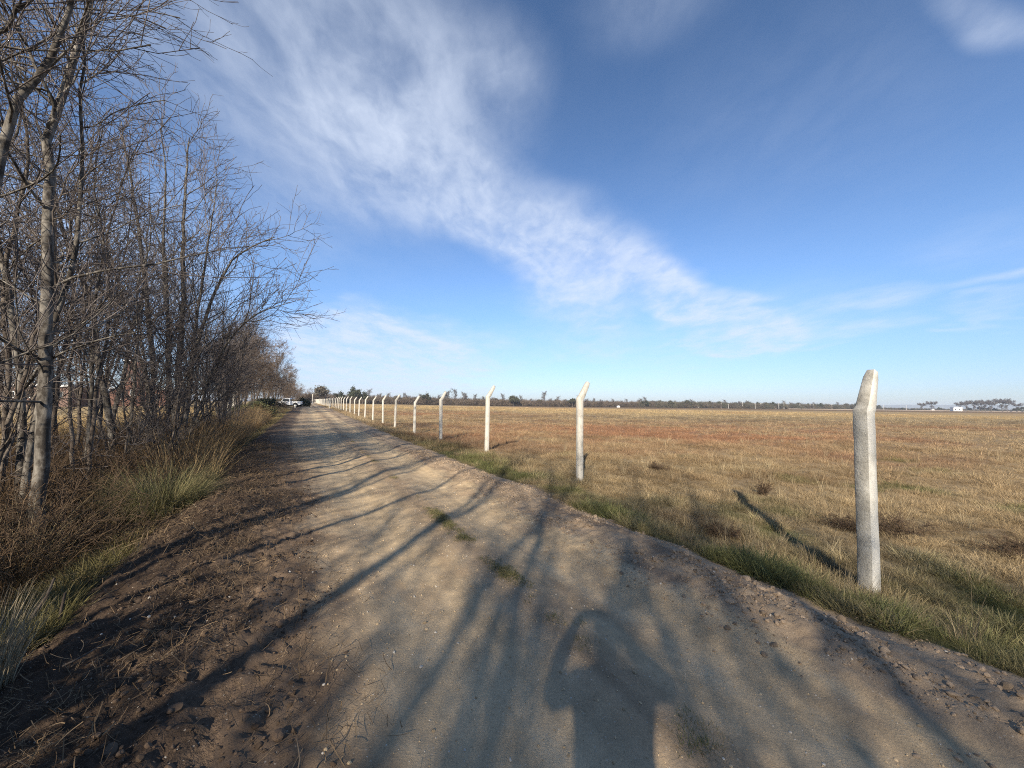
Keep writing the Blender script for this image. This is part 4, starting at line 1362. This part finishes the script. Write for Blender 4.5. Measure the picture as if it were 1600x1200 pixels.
# ------------------------------------------------------------------ the white pickup
def build_pickup():
    white = simple_mat('white_paint', (.78, .78, .77), .35, var=.04, spec=.5)
    dark = simple_mat('black_rubber', (.02, .02, .02), .8, var=.1)
    glass = simple_mat('dark_glass', (.03, .035, .04), .08, var=.05, spec=.6)
    rim = simple_mat('white_rim', (.62, .62, .6), .4, var=.05)
    red = simple_mat('red_lens', (.30, .02, .015), .2, var=.05)
    p = at(471, 636, 76)
    fw = Vector((-math.cos(ROAD_A - .18), -math.sin(ROAD_A - .18), 0))
    rz = math.atan2(fw.y, fw.x)
    L_ = 4.75
    c = Vector((p.x, p.y, 0)) + fw * (L_ / 2)
    root = thing('pickup_truck', 'white old pickup truck parked across the gateway under the brown trees', 'pickup', gpt(c.x, c.y, .05), rz)
    W = .88
    # body side profile, x forward, tail at -2.37, wheel arches cut in
    def arch(cx, r_, z0, up=True):
        return [(cx + r_ * math.cos(a), z0 + r_ * math.sin(a)) for a in np.linspace(0, math.pi, 9)][::-1] if False else [(cx - r_ * math.cos(a), z0 + r_ * math.sin(a)) for a in np.linspace(0, math.pi, 9)]
    bot = [(-2.37, .55)] + arch(-1.45, .46, .48) + arch(1.45, .46, .48) + [(2.30, .50)]
    top = [(2.36, .70), (2.34, .98), (2.2, 1.06), (.95, 1.12), (-.55, 1.12), (-.55, 1.10), (-2.37, 1.10)]
    mb = MB(); mb.prism(bot + top, -W, W)
    mb.build('body', white, root)
    # hollow bed floor (dark) is seen as a recess: build rails proud of it
    mb = MB()
    mb.box((-1.47, W - .05, 1.14), (1.82, .09, .07)); mb.box((-1.47, -W + .05, 1.14), (1.82, .09, .07)); mb.box((-2.33, 0, 1.14), (.08, 1.58, .07))
    mb.build('bed_rail', white, root, bevel=.01)
    mb = MB(); mb.box((-1.46, 0, 1.11), (1.66, 1.56, .02)); mb.build('bed_floor', dark, root)
    # cab: pillars, roof
    mb = MB()
    mb.prism([(-.55, 1.63), (-.48, 1.75), (.52, 1.75), (.62, 1.66), (.60, 1.63)], -.74, .74)
    for sy in (-1, 1):
        mb.prism([(-.55, 1.12), (-.36, 1.12), (-.36, 1.63), (-.52, 1.63)], sy * .76 - .05, sy * .76 + .05)
        mb.prism([(.98, 1.12), (1.06, 1.12), (.64, 1.66), (.56, 1.63)], sy * .76 - .05, sy * .76 + .05)
    mb.build('cab', white, root)
    for sy in (-1, 1):
        mb = MB(); mb.prism([(-.36, 1.12), (.98, 1.12), (.57, 1.63), (-.36, 1.63)], sy * .755 - .01, sy * .755 + .01); mb.build('window', glass, root)
        d = MB(); d.box((.30, sy * (W + .006), .86), (1.12, .012, .62)); d_ = d.build('door', white, root, bevel=.004)
        h = MB(); h.box((-.16, sy * (W + .03), .98), (.14, .03, .03)); h.build('handle', rim, d_)
    mb = MB(); mb.prism([(1.01, 1.12), (1.04, 1.12), (.60, 1.64), (.57, 1.64)], -.71, .71); mb.build('windscreen', glass, root)
    mb = MB(); mb.box((-.54, 0, 1.38), (.02, 1.4, .48)); mb.build('rear_window', glass, root)
    for cx in (-1.45, 1.45):
        for sy in (-1, 1):
            t = MB(); t.cyl((cx, sy * .78, .36), .36, .22, 'y', 24); w = t.build('wheel', dark, root, bevel=.03)
            q = MB(); q.cyl((cx, sy * .895, .36), .21, .03, 'y', 20, .19); q.cyl((cx, sy * .92, .36), .07, .04, 'y', 12); q.build('rim', rim, w)
    mb = MB(); mb.box((-2.44, 0, .58), (.10, 1.7, .14)); mb.build('bumper', dark, root, bevel=.02)
    mb = MB(); mb.box((2.40, 0, .60), (.10, 1.74, .15)); mb.build('bumper', rim, root, bevel=.02)
    for sy in (-1, 1):
        mb = MB(); mb.box((-2.385, sy * .76, .90), (.03, .14, .26)); mb.build('tail_light', red, root)
        mb = MB(); mb.cyl((2.36, sy * .66, .84), .1, .04, 'x', 16); mb.build('headlight', rim, root)
    mb = MB(); mb.box((-2.376, 0, .84), (.012, 1.3, .42)); mb.build('tailgate', white, root, bevel=.004)
    mb = MB(); mb.box((0, 0, .50), (3.9, 1.0, .16)); mb.build('chassis', dark, root)


build_pickup()


# ------------------------------------------------------------------ buildings behind the trees on the left
def build_buildings():
    brick = simple_mat('red_brick', (.15, .08, .06), .9, var=.3, scale=3, bump_d=.01)
    white = simple_mat('white_render', (.72, .71, .68), .8, var=.08, scale=1.5)
    glass = simple_mat('window_dark', (.03, .035, .04), .15, var=.1)
    tin = simple_mat('tin_roof', (.55, .55, .54), .5, var=.1, scale=2)
    # brick water tower
    p = at(209, 640, 62)
    root = thing('brick_tower', 'square red brick tower seen between the bare stems on the left', 'tower', gpt(p.x, p.y), .5)
    mb = MB(); mb.box((0, 0, 3.6), (2.0, 2.0, 7.4)); mb.box((0, 0, 7.0), (2.3, 2.3, .35)); mb.build('wall', brick, root)
    mb = MB(); mb.box((0, 0, 7.28), (2.5, 2.5, .2)); mb.build('roof', white, root)
    for zz in (2.2, 4.6):
        mb = MB(); mb.box((0, -1.01, zz), (.6, .06, .9)); w = mb.build('window', white, root)
        q = MB(); q.box((0, -1.045, zz), (.46, .02, .76)); q.build('pane', glass, w)
    # long low shed with a white eaves board
    p = at(60, 640, 56)
    root = thing('brick_shed', 'long low brick shed with a white roof edge far behind the bare trees', 'shed', gpt(p.x, p.y), .15, scale=(.55, .8, .85))
    mb = MB(); mb.box((0, 0, 1.6), (22, 6, 3.3)); mb.build('wall', simple_mat('shed_brick', (.15, .10, .08), .9, var=.3, scale=2), root)
    mb = MB(); mb.prism([(-11.5, 3.28), (11.5, 3.28), (11.5, 3.62), (-11.5, 3.62)], -3.4, 3.4); mb.build('roof', white, root)
    for k in range(6):
        mb = MB(); mb.box((-9 + 3.5 * k, -3.01, 1.9), (1.3, .08, 1.1)); w = mb.build('window', white, root)
        q = MB(); q.box((-9 + 3.5 * k, -3.06, 1.9), (1.1, .02, .9)); q.build('pane', glass, w)
    # low brick house left of the tower
    p = at(236, 640, 70)
    root = thing('brick_house', 'low brick house beside the red brick tower, half hidden by stems', 'house', gpt(p.x, p.y), .35)
    mb = MB(); mb.box((0, 0, 1.4), (9, 6, 3.0)); mb.build('wall', brick, root)
    mb = MB(); mb.prism([(-4.8, 2.88), (4.8, 2.88), (4.8, 3.1), (-4.8, 3.1)], -3.3, 3.3); mb.build('roof', tin, root)
    for k in (-2.4, 1.8):
        mb = MB(); mb.box((k, -3.01, 1.6), (1.2, .06, 1.1)); w = mb.build('window', white, root)
        q = MB(); q.box((k, -3.05, 1.6), (1.0, .02, .9)); q.build('pane', glass, w)
    # whitewashed gate posts seen through the thicket
    for px_ in (349, 355, 364, 375):
        mb = MB(); mb.box((0, 0, .95), (.22, .22, 2.1)); mb.cyl((0, 0, 2.05), .15, .12, m=4, r2=.04)
        p = at(px_, 640, 40)
        o = mb.build('gate_post', M_CONC, bevel=.015, loc=gpt(p.x, p.y), rz=.4)
        tag(o, 'whitewashed square gate post behind the thicket left of the grey green bush', 'gate post', 'whitewashed gate posts behind the thicket')
    # far farmhouse on the right-hand horizon
    p = at(1494, 641, 470)
    root = thing('white_farmhouse', 'tiny white farmhouse under the tall trees on the far horizon', 'house', gpt(p.x, p.y), -.35)
    mb = MB(); mb.box((0, 0, 1.7), (8, 6, 3.6));  mb.build('wall', white, root)
    mb = MB(); mb.prism([(-4.3, 3.5), (4.3, 3.5), (3.6, 5.1), (-3.6, 5.1)], -3.3, 3.3); mb.build('roof', tin, root)
    for k in (-2.2, 1.6):
        mb = MB(); mb.box((k, -3.03, 1.8), (1.2, .1, 1.4)); mb.build('window', glass, root)
    for px_, Z, s3, lab in ((966, 330, (2.4, 2, 1.2), 'tiny white hut at the foot of the distant wood behind the field'), (1500 - 43, 490, (3, 2, 1.4), 'tiny pale hut on the far horizon left of the white farmhouse'), (1090, 400, (2.4, 2, 1.5), 'tiny pale hut by the first far utility pole')):
        p = at(px_, 640, Z)
        root = thing('small_hut', lab, 'hut', gpt(p.x, p.y), 0)
        mb = MB(); mb.box((0, 0, s3[2] / 2), s3); mb.build('wall', white, root)
        mb = MB(); mb.prism([(-s3[0] * .55, s3[2]), (s3[0] * .55, s3[2]), (0, s3[2] * 1.35)], -s3[1] * .56, s3[1] * .56); mb.build('roof', tin, root)


build_buildings()


# ------------------------------------------------------------------ far treeline, poles, hills
def far_Z(px_):
    return float(np.interp(px_, [480, 520, 640, 800, 960, 1160, 1300, 1400, 1600, 1800], [215, 240, 285, 325, 355, 425, 480, 540, 560, 600]))


def build_far():
    r = random.Random(21)
    far_bare = [
        tree_meshes(generic_stems(31, 9.5, 1, .1, .14, .4), 31, L1=(22, .25, .97), len1=3.4, ang1=.8, n2=8, n3=5, n4=0, rmin=.028, len2=1.5, sides=5, ks=(5, 4, 3, 3), trunk_mats=M_BARK2),
        tree_meshes(generic_stems(32, 8.0, 3, .22, .12, .4), 32, L1=(12, .2, .97), len1=3.0, ang1=.8, n2=8, n3=5, n4=0, rmin=.028, len2=1.5, sides=5, ks=(5, 4, 3, 3), trunk_mats=M_BARK2),
    ]
    # tall bare trees with flat, spreading tops
    umb = tree_meshes([([(0, 0, -.2), (.3, 0, 3), (.2, .3, 6)], .28, .16)] + [([(.2, .3, 5.2), (2.0 * math.cos(a), 2.0 * math.sin(a), 8), (4.6 * math.cos(a), 4.6 * math.sin(a), 10.4)], .13, .04) for a in np.linspace(0, 5.4, 6)],
                      33, L1=(12, .35, .98), len1=2.6, ang1=.9, n2=8, n3=6, n4=0, rmin=.03, len2=1.6, sides=5, ks=(5, 4, 3, 3), trunk_mats=M_BARK2)
    ever = []
    for k, tint in enumerate(((.058, .064, .040), (.080, .080, .050), (.125, .108, .080))):
        tr, _ = tree_meshes(generic_stems(41 + k, 6.5, 2, .18, .30, .3), 41 + k, L1=(8, .4, .9), len1=2, n2=1, n3=1, n4=0, sides=5, trunk_mats=M_BARK2)
        cr = leaf_mesh('crown', 2400, .6, (3.3, 3.3, 2.9), 11, 51 + k, M_BUSH, tint=tint, hollow=.5)
        cr.transform(Matrix.Translation((0, 0, 2.6)))
        ever.append((tr, cr))
    used = {}

    def place(key, meshes, px_, Z, sc, label, group, name):
        p = at(px_, 640, Z)
        loc = gpt(p.x, p.y, -.1)
        if key not in used:
            used[key] = put_tree(name, meshes, label, loc, r.uniform(0, 6), sc, group)
            return used[key]
        return copy_thing(used[key], loc, r.uniform(0, 6), sc, label, group=group)
    # individually readable trees
    place('e0', ever[0], 554, 235, (1.15, 1.15, 1.6), 'tall dark evergreen with an open double crown above the row of posts', None, 'evergreen_tree')
    place('e0', ever[0], 566, 238, (1.0, 1.0, 1.15), 'lower dark evergreen on the field side of the tall open one', None, 'evergreen_tree')
    place('e0', ever[0], 529, 240, (1.1, 1.1, 1.15), 'rounded dark evergreen above the far posts, on the track side of the tall open one', None, 'evergreen_tree')
    place('e2', ever[2], 500, 205, (1.2, 1.2, 1.5), 'broad grey brown tree at the far end of the post row', None, 'evergreen_tree')
    place('e1', ever[1], 802, 318, (1.6, 1.6, 1.35), 'rounded olive tree standing out of the distant wood between the second and third posts', None, 'evergreen_tree')
    place('e0', ever[0], 664, 290, (1.3, 1.3, 1.35), 'dark evergreen in the distant wood between the fourth and fifth posts', None, 'evergreen_tree')
    place('e1', ever[1], 894, 335, (1.4, 1.4, 1.15), 'olive evergreen in the distant wood just track side of the second post', None, 'evergreen_tree')
    place('e0', ever[0], 1602, 520, (1.5, 1.5, 1.2), 'dark evergreen on the far horizon at the picture edge', None, 'evergreen_tree')
    place('e0', ever[0], 1588, 430, (.9, .9, .75), 'low dark green evergreen standing alone before the far trees right of the farmhouse', None, 'evergreen_tree')
    # evergreens in the long wood
    for k in range(30):
        px_ = 1010 + k * 12.5 + r.uniform(-4, 4)
        place('e%d' % (k % 2), ever[k % 2], px_, far_Z(px_) + r.uniform(-8, 25), r.uniform(.95, 1.3), 'small rounded dark tree on the skyline of the distant wood behind the utility poles', 'dark trees of the distant wood', 'evergreen_tree')
    for k in range(14):
        px_ = 585 + k * 28 + r.uniform(-9, 9)
        place('e%d' % (k % 2), ever[k % 2], px_, far_Z(px_) + r.uniform(4, 20), r.uniform(.85, 1.1), 'small dark tree in the distant wood behind the fence posts', 'dark trees behind the fence posts', 'evergreen_tree')
    # bare trees sticking out of the scrub
    for k in range(34):
        px_ = 575 + k * 13.5 + r.uniform(-6, 6)
        place('b%d' % (k % 2), far_bare[k % 2], px_, far_Z(px_) + r.uniform(-5, 18), r.uniform(.85, 1.2) * (1.15 if 695 < px_ < 730 or 830 < px_ < 850 else .85), 'spindly bare tree sticking out of the brown scrub behind the fence posts', 'bare trees of the distant scrub', 'bare_tree')
    for k in range(16):
        px_ = 1000 + k * 22 + r.uniform(-8, 8)
        place('b%d' % (k % 2), far_bare[k % 2], px_, far_Z(px_) + r.uniform(-5, 18), r.uniform(.75, 1.0), 'spindly bare tree on the edge of the distant wood behind the utility poles', 'bare trees of the distant wood', 'bare_tree')
    # flat-topped trees near the farmhouse
    for px_, sc, lab in ((1441, .85, 'small flat-topped bare tree, left one of the pair before the farmhouse'), (1456, 1.05, 'taller flat-topped bare tree of the pair before the farmhouse')):
        place('u', umb, px_, 500, sc, lab, 'flat-topped trees of the far horizon', 'flat_topped_tree')
    for px_, sc in ((1500, .75), (1509, .85), (1521, .95), (1530, .8), (1540, 1.0), (1549, .85), (1566, 1.12), (1574, 1.0), (1590, .75), (1612, .8)):
        place('u', umb, px_, 500, sc * 1.28, 'tall flat-topped bare tree of the grove beside the far white farmhouse', 'flat-topped trees of the far horizon', 'flat_topped_tree')
    # low dark trees
    for px_, sc in ((1410, .45), (1468, .6), (1515, .6), (1532, .8), (1543, .7), (1555, .6), (1390, .3), (1378, .3), (1425, .3)):
        place('e0', ever[0], px_, 515, sc * 1.25, 'low dark tree among the flat-topped trees of the far horizon', 'low dark trees of the far horizon', 'evergreen_tree')
    # brown scrub filling the foot of the wood: nobody could count it
    rn = np.random.default_rng(77)
    n = 2600
    px_ = np.concatenate([rn.uniform(470, 1010, 1500), rn.uniform(1000, 1420, 1400), rn.uniform(1400, 1640, 260)])
    Z = np.array([far_Z(q) for q in px_]) + rn.uniform(-6, 45, len(px_))
    x = np.array([at(q, 640, z).x for q, z in zip(px_, Z)]); y = Z
    tint = lerp(np.broadcast_to(np.array([.145, .112, .082]), x.shape + (3,)), np.array([.10, .098, .062]), rn.uniform(0, 1, len(x)) * (px_ > 1000)) * rn.uniform(.7, 1.2, (len(x), 1))
    base = np.where(px_ < 1000, rn.uniform(1.6, 2.9, len(x)), rn.uniform(2.2, 3.2, len(x)))
    base = np.where(px_ > 1335, rn.uniform(1.0, 1.7, len(x)), base)
    o = scatter('far_woodland', 'scrub', np.stack([x, y, ground_z(x, y)], 1), base, tint, 'low brown scrub of the distant wood bounding the field', 31, tilt=.05)
    # scrub along the end of the track
    n = 300
    s = rn.uniform(60, 235, n); t = np.where(rn.uniform(0, 1, n) < .8, rn.uniform(-9, -4.6, n), rn.uniform(-6, -3.4, n))
    x, y = st2xy(s, t)
    tint = lerp(np.broadcast_to(np.array([.15, .11, .075]), x.shape + (3,)), np.array([.085, .085, .05]), rn.uniform(0, 1, n))
    k = ~((s > 62) & (s < 82) & (t > -9.5))
    scatter('track_scrub', 'scrub', np.stack([x, y, ground_z(x, y)], 1)[k], rn.uniform(.45, .9, n)[k], tint[k], 'brown scrub lining the far end of the track', 32, tilt=.05)
    # pale utility poles in front of the wood
    M_POLE = simple_mat('pale_pole', (.58, .56, .52), .8, var=.1)
    poles = [(1089, 400, 6.6), (1127, 410, 7.4), (1138, 412, 4.6), (1160, 420, 7.6), (1180, 425, 6.0), (1189, 430, 6.2), (1217, 440, 7.2), (1225, 445, 7.8), (1250, 455, 6.8), (1266, 460, 6.6), (1271, 460, 6.6), (1300, 480, 6.6), (1340, 500, 6.0), (1381, 500, 7.0), (1416, 505, 7.0)]
    for px_, Z, h in poles:
        p = at(px_, 640, Z)
        root = thing('utility_pole', 'pale slim utility pole before the distant wood', 'utility pole', gpt(p.x, p.y), r.uniform(-.3, .3), 'utility poles before the distant wood')
        mb = MB(); mb.cyl((0, 0, h / 2), .20, h, m=8, r2=.13); mb.build('pole', M_POLE, root)
        mb = MB(); mb.box((0, -.22, h - .4), (1.5, .1, .12)); mb.build('crossarm', M_POLE, root)
    # white pole beside the end of the track
    p = at(488, 632, 150)
    root = thing('white_pole', 'single tall white pole at the far end of the track', 'pole', gpt(p.x, p.y), .2)
    mb = MB(); mb.cyl((0, 0, 1.8), .24, 4.2, m=10, r2=.17); mb.build('shaft', M_CONC, root)
    mb = MB(); mb.box((0, 0, 3.95), (.5, .5, .14)); mb.build('cap', M_CONC, root, bevel=.02)
    # low pale wall along the far road
    mb = MB()
    a, b = at(1155, 640, 436), at(1640, 640, 520)
    L_ = math.hypot(b.x - a.x, b.y - a.y); n = 24
    for k in range(n):
        mb.box(((k + .5) * L_ / n, 0, .2), (L_ / n - .06, .25, .8)); mb.box((k * L_ / n, 0, .3), (.4, .4, .85))
    o = mb.build('boundary_wall', simple_mat('pale_wall', (.30, .245, .20), .9, var=.15, scale=.3), loc=gpt(a.x, a.y), rz=math.atan2(b.y - a.y, b.x - a.x))
    tag(o, 'long low pale boundary wall along the far side of the field', 'wall')
    # faint hills
    az = np.linspace(rad(-20), rad(75), 120)
    R0 = 5200.0
    h = 26 + 8 * fbm(az * 6, az * 0, 501, 4) + 26 * sstep(rad(36), rad(46), az)
    h = np.maximum(h * sstep(rad(-20), rad(-5), az) * sstep(rad(75), rad(66), az), .5)
    rows = [(0.0, 0.0), (.5, .55), (1.0, 1.0), (1.6, .9), (2.6, 0)]
    V = np.concatenate([np.stack([np.sin(az) * (R0 + 500 * u), np.cos(az) * (R0 + 500 * u), -4 + k * h], 1) for u, k in rows])
    n = len(az)
    i, j = np.meshgrid(np.arange(len(rows) - 1), np.arange(n - 1), indexing='ij')
    q = (i * n + j).ravel()
    o = link('hills', make_mesh('hills', V, [np.stack([q, q + 1, q + n + 1, q + n], 1)[:, ::-1]], [simple_mat('hill_scrub', (.10, .11, .075), .95, var=.25, scale=.01)], smooth=True))
    tag(o, kind='structure')


build_far()


# ------------------------------------------------------------------ the photographer (only the shadow falls into the picture)
def build_person():
    feet_y = -.42
    V, E, Rr = [], [], []

    def add(p, r_, parent=None):
        V.append(p); Rr.append(r_ if isinstance(r_, tuple) else (r_, r_))
        if parent is not None: E.append((parent, len(V) - 1))
        return len(V) - 1
    z0 = float(ground_z(0, feet_y))
    y = feet_y
    pel = add((0, y, .98), (.16, .12))
    sp = add((.01, y - .01, 1.15), (.185, .13), pel)
    chest = add((.01, y - .01, 1.33), (.21, .14), sp)
    neck = add((0, y, 1.49), .062, chest)
    h1 = add((0, y + .02, 1.57), (.070, .085), neck)
    h2 = add((0, y + .025, 1.66), (.078, .098), h1)
    h3 = add((0, y + .01, 1.74), (.060, .075), h2)
    nose = add((0, y + .125, 1.625), .013, h2)
    hands = []
    for sx in (-1, 1):
        hip = add((sx * .10, y, .90), .095, pel)
        kn = add((sx * .12, y + .02, .50), .062, hip)
        an = add((sx * .13, y - .02, .10), .042, kn)
        add((sx * .145, y + .13, .045), .042, an)
        sh = add((sx * .20, y - .01, 1.42), .078, chest)
        el = add((sx * (.34 + .04 * sx), y + .12, 1.30 + .03 * sx), .062, sh)
        fo = add((sx * .24, -.17, 1.43), .052, el)
        wr = add((sx * .150, -.07, 1.53), .032, fo)
        pa = add((sx * .115, -.045, 1.575), (.034, .018), wr)
        pm = add((sx * .098, -.042, 1.60), (.036, .018), pa)
        for k in range(4):
            kn_ = add((sx * (.082 - .004 * k), -.047, 1.625 - .021 * k), .0095, pm)
            f1 = add((sx * (.050 + .004 * k), -.040, 1.632 - .023 * k), .0088, kn_)
            add((sx * (.026 + .006 * abs(k - 1)), -.0395, 1.632 - .023 * k), .0078, f1)
        th = add((sx * .098, -.022, 1.572), .011, pa)
        t2 = add((sx * .082, -.010, 1.588), .0095, th)
        add((sx * .066, -.009, 1.600), .0085, t2)
    me = bpy.data.meshes.new('person')
    me.from_pydata([(a, b, c) for a, b, c in V], E, [])
    tmp = bpy.data.objects.new('person', me); C.objects.link(tmp)
    sk = tmp.modifiers.new('skin', 'SKIN'); sk.use_smooth_shade = True
    for i, v in enumerate(me.skin_vertices[0].data):
        v.radius = Rr[i]; v.use_root = (i == 0)
    sb = tmp.modifiers.new('sub', 'SUBSURF'); sb.levels = 1; sb.render_levels = 1
    bpy.context.view_layer.update()
    dg = bpy.context.evaluated_depsgraph_get()
    body = bpy.data.meshes.new_from_object(tmp.evaluated_get(dg))
    bpy.data.objects.remove(tmp)
    skin = simple_mat('skin', (.48, .30, .22), .6, var=.05)
    coat = simple_mat('dark_jacket', (.05, .06, .075), .9, var=.2)
    jean = simple_mat('blue_jeans', (.07, .09, .14), .9, var=.2)
    shoe = simple_mat('brown_shoes', (.08, .055, .04), .7, var=.2)
    body.materials.clear()
    for m in (skin, coat, jean, shoe): body.materials.append(m)
    for p in body.polygons:
        c = p.center
        hand = c.y > -.105 and c.z > 1.4 and abs(c.x) < .17
        if hand or c.z > 1.50: p.material_index = 0
        elif c.z > .96: p.material_index = 1
        elif c.z > .10: p.material_index = 2
        else: p.material_index = 3
    o = link('person', body, None, (0, 0, z0))
    tag(o, 'person in dark jacket and jeans raising a phone, their shadow on the track', 'person')
    # hair, ears, eyes
    import bmesh
    bm = bmesh.new(); bmesh.ops.create_uvsphere(bm, u_segments=20, v_segments=12, radius=1)
    for v in list(bm.verts):
        v.co = Vector((v.co.x * .088, v.co.y * .108, v.co.z * .105))
    bmesh.ops.delete(bm, geom=[v for v in bm.verts if v.co.z < -.01 and v.co.y > -.03 or v.co.z < -.07], context='VERTS')
    hm = bpy.data.meshes.new('hair'); bm.to_mesh(hm); bm.free()
    hm.materials.append(simple_mat('dark_hair', (.03, .02, .015), .7, var=.3))
    link('hair', hm, o, (0, y - .005, 1.695))
    for sx in (-1, 1):
        mb = MB(); mb.cyl((sx * .083, y + .0, 1.625), .027, .014, 'x', 10); mb.build('ear', skin, o, bevel=.004)
        mb = MB(); mb.cyl((sx * .032, y + .112, 1.655), .012, .01, 'y', 10); mb.build('eye', simple_mat('eye', (.1, .08, .06), .2), o)
    mb = MB(); mb.box((0, y + .115, 1.575), (.045, .012, .010)); mb.build('mouth', simple_mat('lips', (.4, .2, .17), .5), o)
    ph = MB(); ph.box((0, -.026, 1.6), (.150, .010, .074))
    p = ph.build('phone', simple_mat('phone_black', (.02, .02, .022), .3), bevel=.003)
    root = tag(p, 'black phone held level in both hands of the person', 'phone')
    p.location.z = 0
    mb = MB()
    for dx, dz in ((0.052, .012), (.052, -.012), (.03, .0)): mb.cyl((dx, -.0195, 1.6 + dz), .006, .003, 'y', 14)
    mb.build('lens_cluster', simple_mat('lens_glass', (.02, .02, .03), .1), p)


build_person()


# ------------------------------------------------------------------ thin winter haze over the plain
def build_haze():
    m = bpy.data.materials.new('haze'); m.use_nodes = True
    nt = m.node_tree; nt.nodes.clear()
    v = nt.nodes.new('ShaderNodeVolumePrincipled')
    v.inputs['Color'].default_value = (.80, .88, 1.0, 1)
    v.inputs['Density'].default_value = 0.00022
    out = nt.nodes.new('ShaderNodeOutputMaterial')
    nt.links.new(v.outputs[0], out.inputs['Volume'])
    mb = MB(); mb.box((0, 3000, 12), (16500, 16500, 56))
    o = mb.build('haze', m)
    tag(o, kind='stuff')


build_haze()
